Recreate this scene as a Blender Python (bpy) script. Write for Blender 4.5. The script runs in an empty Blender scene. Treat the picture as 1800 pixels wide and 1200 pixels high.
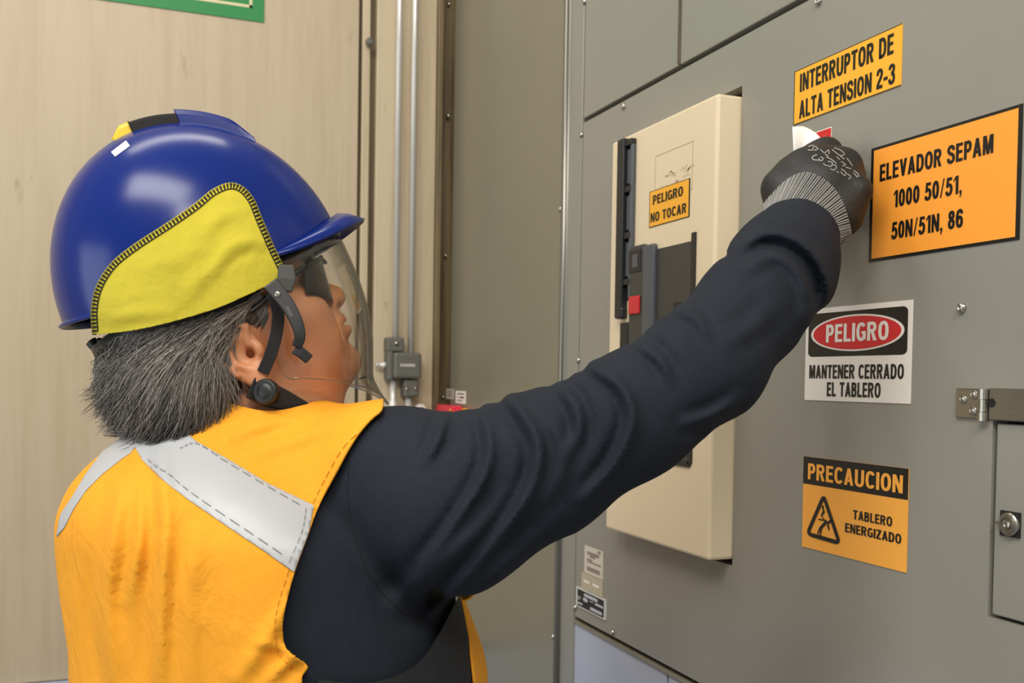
import bpy, bmesh, math, random
import numpy as np
from mathutils import Vector, Matrix
from mathutils.bvhtree import BVHTree

# ------------------------------------------------------------------ camera, sky, lamps, exposure
SC = bpy.context.scene
COL = SC.collection
rng = np.random.default_rng(7)
random.seed(7)
FPX = 1761.0
YAW, PITCH, ROLL = math.radians(21.17), math.radians(1.44), 0.0155
PX0, PY0 = 900.0, 712.0
CAM = np.array([0.0, 0.0, 1.45])
UP = np.array([0.0, 0.0, 1.0])
FH = np.array([math.sin(YAW), math.cos(YAW), 0.0])
RH = np.array([math.cos(YAW), -math.sin(YAW), 0.0])
FC = FH*math.cos(PITCH) - UP*math.sin(PITCH)
UC0 = UP*math.cos(PITCH) + FH*math.sin(PITCH)
IR = RH*math.cos(ROLL) + UC0*math.sin(ROLL)
IU = UC0*math.cos(ROLL) - RH*math.sin(ROLL)

cd = bpy.data.cameras.new('camera')
cam = bpy.data.objects.new('camera', cd)
COL.objects.link(cam)
M = Matrix.Identity(4)
for i, v in enumerate((IR, IU, -FC)):
    for r in range(3):
        M[r][i] = float(v[r])
M.translation = Vector(CAM)
cam.matrix_world = M
cd.sensor_width = 36.0
cd.lens = 36.0*FPX/1800.0
cd.shift_x = 0.0
cd.shift_y = (PY0-600.0)/1800.0
cd.clip_start = 0.02
cd.dof.use_dof = True
cd.dof.focus_distance = 1.03
cd.dof.aperture_fstop = 9.5
SC.camera = cam

W = bpy.data.worlds.new('world')
SC.world = W
W.use_nodes = True
bg = W.node_tree.nodes['Background']
bg.inputs[0].default_value = (1.0, 0.965, 0.91, 1)
bg.inputs[1].default_value = 0.42
SC.view_settings.view_transform = 'Standard'
SC.view_settings.look = 'None'
SC.view_settings.gamma = 1.0
SC.view_settings.exposure = 0.0
SC.view_settings.use_curve_mapping = False

def area(name, loc, target, sx, sy, power, col=(1, 1, 1)):
    l = bpy.data.lights.new(name, 'AREA')
    l.shape = 'RECTANGLE'
    l.size, l.size_y, l.energy, l.color = sx, sy, power, col
    o = bpy.data.objects.new(name, l)
    COL.objects.link(o)
    o.location = loc
    o.rotation_euler = (Vector(target)-Vector(loc)).to_track_quat('-Z', 'Y').to_euler()
    return o
# ceiling tube fixtures over the aisle in front of the switchgear, and an added cool fill at left that brightens the panel
area('ceiling_lamp', (-0.75, 0.15, 3.0), (0.0, 1.1, 1.3), 1.2, 0.5, 26, (1.0, 0.95, 0.87))
area('ceiling_lamp', (-0.1, -1.0, 3.0), (0.2, 1.0, 1.3), 1.2, 0.5, 30, (1.0, 0.95, 0.87))
area('ceiling_lamp', (-0.2, 1.5, 3.1), (-0.2, 1.6, 0.0), 1.2, 0.25, 8, (1.0, 0.94, 0.85))
area('added_cool_fill', (-2.6, 0.6, 1.2), (0.7, 1.3, 1.1), 1.4, 1.8, 24, (0.84, 0.92, 1.0))

# ------------------------------------------------------------------ projection helpers
def P(px, py, d):
    return CAM + FC*d + IR*((px-PX0)/FPX*d) + IU*((PY0-py)/FPX*d)
def ray(px, py):
    v = FC + IR*((px-PX0)/FPX) + IU*((PY0-py)/FPX)
    return v/np.linalg.norm(v)
def proj(p):
    q = np.asarray(p)-CAM
    d = q@FC
    return np.stack([PX0+FPX*(q@IR)/d, PY0-FPX*(q@IU)/d], -1), d
X0 = 0.73                       # front plane of the switchgear
YW = 2.324                      # plane of the back wall
def on_x(px, py, x=X0):
    r = ray(px, py); return CAM + r*((x-CAM[0])/r[0])
def on_y(px, py, y=YW):
    r = ray(px, py); return CAM + r*((y-CAM[1])/r[1])

# ------------------------------------------------------------------ materials
def rgb(h):
    h = h.lstrip('#')
    c = [int(h[i:i+2], 16)/255 for i in (0, 2, 4)]
    return tuple(x/12.92 if x <= 0.04045 else ((x+0.055)/1.055)**2.4 for x in c)
class NT:
    def __init__(s, m):
        s.t = m.node_tree; s.b = s.t.nodes['Principled BSDF']
    def n(s, typ, **kw):
        n = s.t.nodes.new(typ)
        for k, v in kw.items():
            if k.startswith('i_'):
                key = k[2:]
                n.inputs[int(key) if key.isdigit() else key].default_value = v
            else:
                setattr(n, k, v)
        return n
    def l(s, a, b): s.t.links.new(a, b)
    def ramp(s, src, p0, c0, p1, c1):
        r = s.n('ShaderNodeValToRGB')
        e = r.color_ramp.elements
        e[0].position, e[1].position = p0, p1
        e[0].color = tuple(c0)+(1,) if len(c0) == 3 else c0
        e[1].color = tuple(c1)+(1,) if len(c1) == 3 else c1
        s.l(src, r.inputs[0]); return r
def mat(name, col, rough=0.5, metal=0.0, var=0.0, scale=8.0, stretch=None, bump=0.0, bscale=200.0, coat=0.0, sheen=0.0, sub=0.0, spec=0.5):
    m = bpy.data.materials.new(name); m.use_nodes = True
    t = NT(m)
    c = rgb(col) if isinstance(col, str) else col
    t.b.inputs['Base Color'].default_value = (*c, 1)
    t.b.inputs['Roughness'].default_value = rough
    t.b.inputs['Metallic'].default_value = metal
    t.b.inputs['Specular IOR Level'].default_value = spec
    if coat: t.b.inputs['Coat Weight'].default_value = coat; t.b.inputs['Coat Roughness'].default_value = 0.06
    if sheen: t.b.inputs['Sheen Weight'].default_value = sheen
    if sub:
        t.b.inputs['Subsurface Weight'].default_value = sub
        t.b.inputs['Subsurface Radius'].default_value = (0.012, 0.005, 0.003)
        t.b.inputs['Subsurface Scale'].default_value = 0.6
    tc = None
    if var or bump:
        tc = t.n('ShaderNodeTexCoord'); src = tc.outputs['Object']
        if stretch:
            mp = t.n('ShaderNodeMapping'); mp.inputs['Scale'].default_value = stretch
            t.l(src, mp.inputs[0]); src = mp.outputs[0]
    if var:
        nz = t.n('ShaderNodeTexNoise', i_Scale=scale, i_Detail=6.0, i_Roughness=0.6)
        t.l(src, nz.inputs['Vector'])
        r = t.ramp(nz.outputs[0], 0.3, [x*(1-var) for x in c], 0.7, [min(1, x*(1+var)) for x in c])
        t.l(r.outputs[0], t.b.inputs['Base Color'])
    if bump:
        nb = t.n('ShaderNodeTexNoise', i_Scale=bscale, i_Detail=4.0)
        t.l(tc.outputs['Object'], nb.inputs['Vector'])
        b = t.n('ShaderNodeBump', i_Strength=bump, i_Distance=0.002)
        t.l(nb.outputs[0], b.inputs['Height']); t.l(b.outputs[0], t.b.inputs['Normal'])
    return m

# ------------------------------------------------------------------ object helpers
def tag(o, label=None, cat=None, group=None, kind=None):
    if label: o['label'] = label
    if cat: o['category'] = cat
    if group: o['group'] = group
    if kind: o['kind'] = kind
    return o
def empty(name, loc, label, cat, group=None):
    o = bpy.data.objects.new(name, None); COL.objects.link(o)
    o.location = Vector(loc); o.empty_display_size = 0.05
    return tag(o, label, cat, group)
def world_loc(o):
    v = Vector(o.location)
    while o.parent: o = o.parent; v += Vector(o.location)
    return v
def mk(name, verts, faces, material, parent=None, smooth=False, mids=None):
    """one mesh object from world-space vertices; the origin goes to the parent's or the mesh's own base"""
    verts = np.asarray(verts, float)
    me = bpy.data.meshes.new(name)
    if parent is not None:
        org = np.array(world_loc(parent)); loc = (0, 0, 0)
    else:
        lo, hi = verts.min(0), verts.max(0)
        org = np.array([(lo[0]+hi[0])/2, (lo[1]+hi[1])/2, lo[2]]); loc = org
    me.from_pydata((verts-org).tolist(), [], [list(map(int, f)) for f in faces])
    for mm in (material if isinstance(material, (list, tuple)) else [material]): me.materials.append(mm)
    if mids is not None: me.polygons.foreach_set('material_index', np.asarray(mids, np.int32))
    if smooth: me.polygons.foreach_set('use_smooth', np.ones(len(me.polygons), bool))
    me.update()
    o = bpy.data.objects.new(name, me); COL.objects.link(o)
    o.location = Vector(loc)
    if parent is not None: o.parent = parent
    return o
def solidify(o, t, offset=1.0):
    m = o.modifiers.new('solid', 'SOLIDIFY'); m.thickness = t; m.offset = offset
    return o
class MB:
    """collects shapes in world space"""
    def __init__(s): s.v = []; s.f = []; s.m = []
    def add(s, v, f, mi=0):
        b = len(s.v); s.v += [tuple(map(float, x)) for x in v]
        for q in f: s.f.append([i+b for i in q]); s.m.append(mi)
    def box(s, a, b, mi=0):
        x0, y0, z0 = np.minimum(a, b); x1, y1, z1 = np.maximum(a, b)
        s.add([(x0,y0,z0),(x1,y0,z0),(x1,y1,z0),(x0,y1,z0),(x0,y0,z1),(x1,y0,z1),(x1,y1,z1),(x0,y1,z1)],
              [(0,3,2,1),(4,5,6,7),(0,1,5,4),(1,2,6,5),(2,3,7,6),(3,0,4,7)], mi)
    def tube(s, pts, rad, n=10, cap=True, mi=0):
        pts = np.asarray(pts, float); rad = np.broadcast_to(np.asarray(rad, float), (len(pts),))
        T = np.gradient(pts, axis=0); T /= np.linalg.norm(T, axis=1)[:, None]+1e-12
        ref = np.array([0, 0, 1.0]) if abs(T[0][2]) < 0.9 else np.array([1.0, 0, 0])
        N = np.cross(T[0], ref); N /= np.linalg.norm(N)
        V = []
        for p, t, r in zip(pts, T, rad):
            N = N-t*np.dot(N, t); N /= np.linalg.norm(N)+1e-12; B = np.cross(t, N)
            for k in range(n):
                a = 2*math.pi*k/n; V.append(p+r*(math.cos(a)*N+math.sin(a)*B))
        F = []
        for i in range(len(pts)-1):
            for k in range(n):
                k2 = (k+1) % n; F.append((i*n+k, i*n+k2, (i+1)*n+k2, (i+1)*n+k))
        if cap:
            F.append(tuple(range(n-1, -1, -1))); F.append(tuple((len(pts)-1)*n+k for k in range(n)))
        s.add(V, F, mi)
    def lathe(s, c, axis, prof, n=20, mi=0):
        """prof: list of (distance along axis, radius)"""
        axis = np.asarray(axis, float); axis /= np.linalg.norm(axis)
        ref = np.array([0, 0, 1.0]) if abs(axis[2]) < 0.9 else np.array([1.0, 0, 0])
        N = np.cross(axis, ref); N /= np.linalg.norm(N); B = np.cross(axis, N)
        V = [np.asarray(c)+axis*h+r*(math.cos(2*math.pi*k/n)*N+math.sin(2*math.pi*k/n)*B) for h, r in prof for k in range(n)]
        F = [(i*n+k, i*n+(k+1) % n, (i+1)*n+(k+1) % n, (i+1)*n+k) for i in range(len(prof)-1) for k in range(n)]
        F.append(tuple(range(n-1, -1, -1))); F.append(tuple((len(prof)-1)*n+k for k in range(n)))
        s.add(V, F, mi)
    def build(s, name, material, parent=None, smooth=False, bevel=0.0):
        o = mk(name, s.v, s.f, material, parent, smooth, s.m)
        if bevel:
            m = o.modifiers.new('bevel', 'BEVEL'); m.width = bevel; m.segments = 2; m.limit_method = 'ANGLE'
        return o
def structure(o): o['kind'] = 'structure'; return o

# ------------------------------------------------------------------ signed-distance sculpting
def smin(a, b, k):
    h = np.clip(0.5+0.5*(b-a)/k, 0, 1); return b+(a-b)*h-k*h*(1-h)
def smax(a, b, k): return -smin(-a, -b, k)
def ell(p, c, r, ax=None):
    q = p-np.asarray(c)
    if ax is not None: q = q@np.asarray(ax).T
    r = np.asarray(r); k0 = np.linalg.norm(q/r, axis=1); k1 = np.linalg.norm(q/(r*r), axis=1)
    return k0*(k0-1)/(k1+1e-9)
def cone(p, a, b, ra, rb):
    a = np.asarray(a); ba = np.asarray(b)-a
    t = np.clip(((p-a)@ba)/(ba@ba+1e-12), 0, 1)
    return np.linalg.norm(p-a-t[:, None]*ba, axis=1)-(ra+(rb-ra)*t)
def chain(p, pts, rad, k=0.01):
    f = None
    for i in range(len(pts)-1):
        g = cone(p, pts[i], pts[i+1], rad[i], rad[i+1])
        f = g if f is None else smin(f, g, k)
    return f
def catmull(pts, n=8):
    pts = np.asarray(pts, float); Q = np.vstack([2*pts[0]-pts[1], pts, 2*pts[-1]-pts[-2]]); out = []
    for i in range(1, len(Q)-2):
        for t in np.linspace(0, 1, n, endpoint=False):
            a, b, c, d = Q[i-1], Q[i], Q[i+1], Q[i+2]
            out.append(0.5*(2*b+(c-a)*t+(2*a-5*b+4*c-d)*t*t+(3*b-a-3*c+d)*t**3))
    out.append(pts[-1]); return np.array(out)
def surfnet(f, xs, ys, zs, B=6, slack=1.7):
    """naive surface nets on a rectilinear grid, evaluated only in blocks near the surface"""
    xs, ys, zs = (np.asarray(v, float) for v in (xs, ys, zs))
    n = [len(xs), len(ys), len(zs)]
    nb = [(k+B-1)//B for k in n]
    ax = [xs, ys, zs]
    cen, half = [], []
    for a, k, m in zip(ax, n, nb):
        i0 = np.arange(m)*B; i1 = np.minimum(i0+B, k-1)
        cen.append((a[i0]+a[i1])/2); half.append((a[i1]-a[i0])/2)
    G = np.stack(np.meshgrid(*cen, indexing='ij'), -1).reshape(-1, 3)
    Hd = np.stack(np.meshgrid(*half, indexing='ij'), -1).reshape(-1, 3)
    cv = f(G).astype(np.float32)
    flag = np.abs(cv) < np.linalg.norm(Hd, axis=1)*slack+0.006
    flag3 = flag.reshape(nb)
    V = np.repeat(np.repeat(np.repeat(cv.reshape(nb), B, 0), B, 1), B, 2)[:n[0], :n[1], :n[2]].copy()
    bi = np.argwhere(flag3)
    off = np.stack(np.meshgrid(*[np.arange(B)]*3, indexing='ij'), -1).reshape(-1, 3)
    for s in range(0, len(bi), 3000):
        I = (bi[s:s+3000, None, :]*B+off[None]).reshape(-1, 3)
        I = I[(I[:, 0] < n[0]) & (I[:, 1] < n[1]) & (I[:, 2] < n[2])]
        V[I[:, 0], I[:, 1], I[:, 2]] = f(np.stack([xs[I[:, 0]], ys[I[:, 1]], zs[I[:, 2]]], -1))
    V[0] = V[-1] = np.maximum(V[0], 1e-3); V[-1] = np.maximum(V[-1], 1e-3)
    V[:, 0] = np.maximum(V[:, 0], 1e-3); V[:, -1] = np.maximum(V[:, -1], 1e-3)
    V[:, :, 0] = np.maximum(V[:, :, 0], 1e-3); V[:, :, -1] = np.maximum(V[:, :, -1], 1e-3)
    S = V < 0
    cnt = np.zeros([k-1 for k in n], np.int8)
    for a in (0, 1):
        for b in (0, 1):
            for c in (0, 1):
                cnt += S[a:n[0]-1+a, b:n[1]-1+b, c:n[2]-1+c]
    C = np.argwhere((cnt > 0) & (cnt < 8))
    idx = np.full(cnt.shape, -1, np.int32); idx[C[:, 0], C[:, 1], C[:, 2]] = np.arange(len(C))
    acc = np.zeros((len(C), 3)); num = np.zeros(len(C))
    cs = [(a, b, c) for a in (0, 1) for b in (0, 1) for c in (0, 1)]
    for i, a in enumerate(cs):
        for b in cs[i+1:]:
            if sum(abs(x-y) for x, y in zip(a, b)) != 1: continue
            A = C+a; Bq = C+b
            va = V[A[:, 0], A[:, 1], A[:, 2]]; vb = V[Bq[:, 0], Bq[:, 1], Bq[:, 2]]
            m = (va < 0) != (vb < 0); t = np.where(m, va/(va-vb+1e-20), 0)
            pa = np.stack([xs[A[:, 0]], ys[A[:, 1]], zs[A[:, 2]]], -1); pb = np.stack([xs[Bq[:, 0]], ys[Bq[:, 1]], zs[Bq[:, 2]]], -1)
            acc += np.where(m[:, None], pa+(pb-pa)*t[:, None], 0); num += m
    verts = acc/num[:, None]
    faces = []
    for d in range(3):
        e1, e2 = [(1, 2), (2, 0), (0, 1)][d]
        sl0 = [slice(1, k-1) for k in n]; sl1 = list(sl0)
        sl0[d] = slice(0, n[d]-1); sl1[d] = slice(1, n[d])
        s0, s1 = S[tuple(sl0)], S[tuple(sl1)]
        E = np.argwhere(s0 != s1); base = np.array([1, 1, 1]); base[d] = 0
        st = s0[E[:, 0], E[:, 1], E[:, 2]]; E = E+base
        u = np.zeros(3, int); u[e1] = 1; w = np.zeros(3, int); w[e2] = 1
        q = [E-u-w, E-w, E, E-u]
        q = np.stack([idx[k[:, 0], k[:, 1], k[:, 2]] for k in q], -1)
        q[~st] = q[~st][:, ::-1]
        faces.append(q)
    return verts, np.vstack(faces)
def grid(lo, hi, h): return [np.arange(a, b+h, h) for a, b in zip(lo, hi)]
def bbox_px(pts, pad):
    pts = np.asarray(pts); return pts.min(0)-pad, pts.max(0)+pad
def normals(v, f):
    f = np.asarray(f); N = np.zeros_like(v)
    n = np.cross(v[f[:, 2]]-v[f[:, 0]], v[f[:, -1]]-v[f[:, 1]]) if f.shape[1] == 4 else np.cross(v[f[:, 1]]-v[f[:, 0]], v[f[:, 2]]-v[f[:, 0]])
    for k in range(f.shape[1]): np.add.at(N, f[:, k], n)
    return N/(np.linalg.norm(N, axis=1)[:, None]+1e-12)
def clip(v, f, g):
    """keep the part of a mesh where g < 0, cut exactly along g = 0"""
    f = np.asarray(f)
    t = np.vstack([f[:, [0, 1, 2]], f[:, [0, 2, 3]]]) if f.shape[1] == 4 else f
    ins = g < 0; k = ins[t].sum(1)
    keep = [t[k == 3]]; newv = []; cache = {}; ex = []
    def mid(a, b):
        key = (a, b) if a < b else (b, a)
        if key not in cache:
            s = g[a]/(g[a]-g[b]); cache[key] = len(v)+len(newv); newv.append(v[a]+(v[b]-v[a])*s)
        return cache[key]
    for tri in t[(k == 1) | (k == 2)]:
        o = []
        for a, b in zip(tri, np.roll(tri, -1)):
            if ins[a]: o.append(a)
            if ins[a] != ins[b]: o.append(mid(a, b))
        for j in range(1, len(o)-1): ex.append((o[0], o[j], o[j+1]))
    vv = np.vstack([v, np.array(newv).reshape(-1, 3)])
    ff = np.vstack(keep+[np.array(ex, int).reshape(-1, 3)]).astype(int)
    if len(ff) == 0: return vv[:0], ff
    u, inv = np.unique(ff, return_inverse=True)
    return vv[u], inv.reshape(ff.shape)
def polysdf(q, poly):
    """signed distance (negative inside) of 2-D points to a polygon"""
    poly = np.asarray(poly, float); d = np.full(len(q), 1e18); inside = np.zeros(len(q), bool)
    for a, b in zip(poly, np.roll(poly, -1, 0)):
        e = b-a; w = q-a; t = np.clip((w@e)/(e@e+1e-12), 0, 1)
        r = w-t[:, None]*e; d = np.minimum(d, (r*r).sum(1))
        c = ((a[1] <= q[:, 1]) != (b[1] <= q[:, 1]))
        with np.errstate(divide='ignore', invalid='ignore'):
            xi = a[0]+(q[:, 1]-a[1])/(b[1]-a[1])*(b[0]-a[0])
        inside ^= c & (q[:, 0] < xi)
    return np.where(inside, -1, 1)*np.sqrt(d)
def linedist(q, line, signed=False):
    line = np.asarray(line, float); best = np.full(len(q), 1e18); sg = np.ones(len(q)); tt = np.zeros(len(q))
    L = len(line)-1
    for i in range(L):
        a, b = line[i], line[i+1]; e = b-a; w = q-a; t = np.clip((w@e)/(e@e+1e-12), 0, 1)
        pe = (e[0]*w[:, 1]-e[1]*w[:, 0])**2/(e@e+1e-12)
        r = w-t[:, None]*e; d = (r*r).sum(1)-1e-4*pe; m = d < best
        best = np.where(m, d, best); sg = np.where(m, np.sign(e[0]*w[:, 1]-e[1]*w[:, 0]), sg); tt = np.where(m, (i+t)/L, tt)
    return np.sqrt(np.maximum(best, 0))*(sg if signed else 1), tt
class Cast:
    def __init__(s, v, f): s.b = BVHTree.FromPolygons([Vector(x) for x in v], [list(map(int, q)) for q in f])
    def px(s, x, y, lift=0.0):
        r = ray(x, y); h = s.b.ray_cast(Vector(CAM), Vector(r))
        if h[0] is None: return None
        n = np.array(h[1]); n = n if n@r < 0 else -n
        return np.array(h[0])+n*lift

# ------------------------------------------------------------------ lettering (bold condensed capitals drawn as strokes)
ST = 0.195
def rib(pts, w=ST, wy=None):
    pts = np.asarray(pts, float); T = np.gradient(pts, axis=0); T /= np.linalg.norm(T, axis=1)[:, None]+1e-9
    N = np.stack([-T[:, 1], T[:, 0]], -1)*np.array([w/2, (wy or w*0.92)/2])
    a, b = pts+N, pts-N
    return [[a[i], b[i], b[i+1], a[i+1]] for i in range(len(pts)-1)]
def arc(cx, cy, rx, ry, a0, a1, n=14, e=2.4):
    t = np.radians(np.linspace(a0, a1, n)); c, s = np.cos(t), np.sin(t)
    return np.stack([cx+rx*np.sign(c)*np.abs(c)**(2/e), cy+ry*np.sign(s)*np.abs(s)**(2/e)], -1)
def R_(x0, y0, x1, y1): return [[(x0, y0), (x1, y0), (x1, y1), (x0, y1)]]
def glyph(ch):
    w = 0.60; s = ST; h = s/2; q = 0.165
    if ch == ' ': return 0.26, []
    if ch == 'I': return s, R_(0, 0, s, 1)
    if ch == 'E': return 0.50, R_(0, 0, s, 1)+R_(0, 0, .50, q)+R_(0, .44, .46, .44+q)+R_(0, 1-q, .49, 1)
    if ch == 'L': return 0.47, R_(0, 0, s, 1)+R_(0, 0, .47, q)
    if ch == 'T': return 0.54, R_(.27-h, 0, .27+h, 1)+R_(0, 1-q, .54, 1)
    if ch == 'N': return w, R_(0, 0, s*.95, 1)+R_(w-s*.95, 0, w, 1)+[[(0, 1), (s*1.05, 1), (w, 0), (w-s*1.05, 0)]]
    if ch == 'M': return .72, R_(0, 0, s*.9, 1)+R_(.72-s*.9, 0, .72, 1)+[[(0, 1), (s*1.3, 1), (.36+h*.9, 0), (.36-h*.9, 0)], [(.72-s*1.3, 1), (.72, 1), (.36+h*.9, 0), (.36-h*.9, 0)]]
    if ch == 'V': return .60, [[(0, 1), (s*1.05, 1), (.3+h, 0), (.3-h, 0)], [(.6-s*1.05, 1), (.6, 1), (.3+h, 0), (.3-h, 0)]]
    if ch == 'A': return .62, [[(.31-h, 1), (.31+h, 1), (s*1.02, 0), (0, 0)], [(.31-h, 1), (.31+h, 1), (.62, 0), (.62-s*1.02, 0)]]+R_(.14, .2, .48, .2+q*.9)
    if ch == 'Z': return .52, R_(0, 0, .52, q)+R_(0, 1-q, .52, 1)+[[(0, q), (s*1.2, q), (.52, 1-q), (.52-s*1.2, 1-q)]]
    if ch == 'U': return w, rib(np.vstack([[(h, 1)], [(h, .5)], arc(w/2, .33, w/2-h, .33-q/2, 180, 360), [(w-h, .5)], [(w-h, 1)]]))
    if ch == 'O': return .62, rib(arc(.31, .5, .31-h, .5-q/2, 0, 360, 40))
    if ch == '0': return .52, rib(arc(.26, .5, .26-h, .5-q/2, 0, 360, 36))
    if ch == 'C': return .58, rib(np.vstack([arc(.31, .5, .31-h, .5-q/2, 38, 322, 34)]))
    if ch == 'G': return .60, rib(arc(.31, .5, .31-h, .5-q/2, 38, 345, 36))+R_(.33, .38, .60, .38+q*.9)+R_(.60-s*.85, .08, .60, .45)
    if ch == 'D': return .59, R_(0, 0, s, 1)+rib(np.vstack([[(s*.5, 1-q/2)], arc(.25, .5, .34-h, .5-q/2, 90, -90, 20), [(s*.5, q/2)]]))
    if ch == 'P': return .54, R_(0, 0, s, 1)+rib(np.vstack([[(s*.5, 1-q/2)], arc(.28, .69, .26-h, .31-q/2, 90, -90, 16), [(s*.5, .38+q/2)]]))
    if ch == 'R': return .60, R_(0, 0, s, 1)+rib(np.vstack([[(s*.5, 1-q/2)], arc(.30, .72, .27-h, .28-q/2, 90, -90, 16), [(s*.5, .44+q/2)]]))+[[(.22, .5), (.40, .5), (.60, 0), (.60-s*1.12, 0)]]
    if ch == 'B': return .57, R_(0, 0, s, 1)+rib(np.vstack([[(s*.5, 1-q/2)], arc(.28, .745, .25-h, .255-q/2, 90, -90, 14), [(s*.5, .49+q/2)]]))+rib(np.vstack([[(s*.5, .58-q/2)], arc(.29, .29, .28-h, .29-q/2, 90, -90, 14), [(s*.5, q/2)]]))
    if ch == 'S': return .56, rib(catmull([(.48, .71), (.42, .87), (.28, .925), (.13, .87), (.085, .73), (.15, .6), (.28, .52), (.42, .44), (.475, .28), (.42, .13), (.28, .075), (.12, .13), (.07, .3)], 4))
    if ch == '1': return .36, R_(.36-s, 0, .36, 1)+[[(.36-s, 1), (.36, 1), (.36-s, .84), (0, .68), (0, .8)]]
    if ch == '2': return .52, rib(catmull([(.085, .68), (.12, .86), (.26, .925), (.41, .86), (.435, .7), (.34, .5), (.16, .28), (.08, .1)], 4))+R_(0, 0, .52, q)
    if ch == '3': return .52, rib(catmull([(.07, .74), (.13, .88), (.26, .925), (.40, .87), (.425, .73), (.35, .59), (.22, .535)], 4))+rib(catmull([(.22, .535), (.38, .48), (.44, .3), (.39, .13), (.26, .075), (.12, .12), (.06, .28)], 4))
    if ch == '5': return .52, R_(.09, 1-q, .48, 1)+[[(.09, 1), (.09+s*.9, 1), (.04+s*.9, .5), (.04, .45)]]+rib(catmull([(.08, .5), (.24, .6), (.39, .54), (.44, .34), (.38, .14), (.25, .075), (.12, .12), (.07, .26)], 4))
    if ch == '6': return .52, rib(arc(.26, .325, .26-h, .325-q/2, 0, 360, 28))+rib(catmull([(.44, .75), (.38, .89), (.27, .925), (.14, .85), (.085, .62), (.08, .33)], 4))
    if ch == '8': return .52, rib(arc(.26, .28, .26-h, .28-q/2, 0, 360, 26))+rib(arc(.26, .755, .235-h, .245-q/2, 0, 360, 26))
    if ch == '/': return .34, [[(0, -.02), (.1, -.02), (.34, 1.02), (.24, 1.02)]]
    if ch == ',': return .17, R_(0, 0, .17, .17)+[[(.07, 0), (.17, 0), (.10, -.19), (0, -.19)]]
    if ch == '-': return .34, R_(0, .32, .34, .48)
    return .4, []
def text_polys(s, gap=0.085):
    x = 0; out = []
    for c in s:
        w, ps = glyph(c)
        for p in ps: out.append([(a+x, b) for a, b in p])
        x += w+gap
    return out, x-gap
class Board:
    """a flat sign on the plane x = const; u runs to the viewer's right (towards -y), v runs up"""
    def __init__(s, x, yl, yr, zb, zt): s.x, s.yl, s.zb, s.w, s.h = x, yl, zb, yl-yr, zt-zb
    def pt(s, u, v, lift=0.0): return (s.x-lift, s.yl-u*s.w, s.zb+v*s.h)
    def polys(s, ps, lift):
        b = MB()
        for i, p in enumerate(ps): b.add([s.pt(u, v, lift+(i % 7)*1.5e-5) for u, v in p], [tuple(range(len(p)))])
        return b
    def text(s, str_, u0, u1, v0, v1):
        ps, w = text_polys(str_)
        return [[(u0+a/w*(u1-u0), v0+c*(v1-v0)) for a, c in p] for p in ps]
def board_px(tl, tr, br, bl, x=X0, lift=0.0):
    a, b, c, d = (on_x(*q, x) for q in (tl, tr, br, bl))
    return Board(x-lift, (a[1]+d[1])/2, (b[1]+c[1])/2, (c[2]+d[2])/2, (a[2]+b[2])/2)
def rrect(u0, v0, u1, v1, r, ru=None, n=5):
    ru = ru or r; o = []
    for cx, cy, a in ((u1-ru, v1-r, 0), (u0+ru, v1-r, 90), (u0+ru, v0+r, 180), (u1-ru, v0+r, 270)):
        for t in np.radians(np.linspace(a, a+90, n)): o.append((cx+ru*math.cos(t), cy+r*math.sin(t)))
    return o

# ------------------------------------------------------------------ materials of the place
GREY = mat('grey_enamel', '#8e8c82', 0.26, var=0.03, scale=3, bump=0.05, bscale=60, spec=0.5)
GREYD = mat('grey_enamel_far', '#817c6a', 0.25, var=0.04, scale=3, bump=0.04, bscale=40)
GREYL = mat('pale_enamel_blue_sheen', '#b1b8c6', 0.3, var=0.05, scale=9, bump=0.03, bscale=40)  # lighter lower plates, bluish reflected light partly mixed into the colour
DARK = mat('dark_gap', '#15130f', 0.8)
STEEL = mat('steel', '#b9b5aa', 0.28, 1.0, var=0.06, scale=40)
STEELB = mat('brushed_steel', '#aaa699', 0.36, 1.0, var=0.05, scale=30, stretch=(1, 1, 20))
ZINC = mat('zinc_pipe', '#dedcd6', 0.28, 0.3, var=0.06, scale=30, stretch=(1, 1, .1))
CASTIRON = mat('cast_grey', '#6c6b63', 0.55, 0.3, var=0.08, scale=30)
CREAM = mat('cream_plastic', '#e3d2b2', 0.42, var=0.015, scale=5)
CREAMS = mat('cream_edge', '#eadfc4', 0.4)
BLK = mat('black_plastic', '#1d1e1f', 0.42)
BLKG = mat('charcoal_plastic', '#3b3c38', 0.45)
SLATE = mat('slate_plastic', '#4d5257', 0.4)
RED = mat('red_print', '#d2232a', 0.42)
WHT = mat('white_print', '#efe9df', 0.45)
INK = mat('black_print', '#12110d', 0.45)
YEL = mat('yellow_print', '#f7b233', 0.42)
ORG = mat('orange_print', '#fca239', 0.42)
YELP = mat('amber_print', '#fdb046', 0.42)
GREEN = mat('green_print', '#13823f', 0.5)
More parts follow.
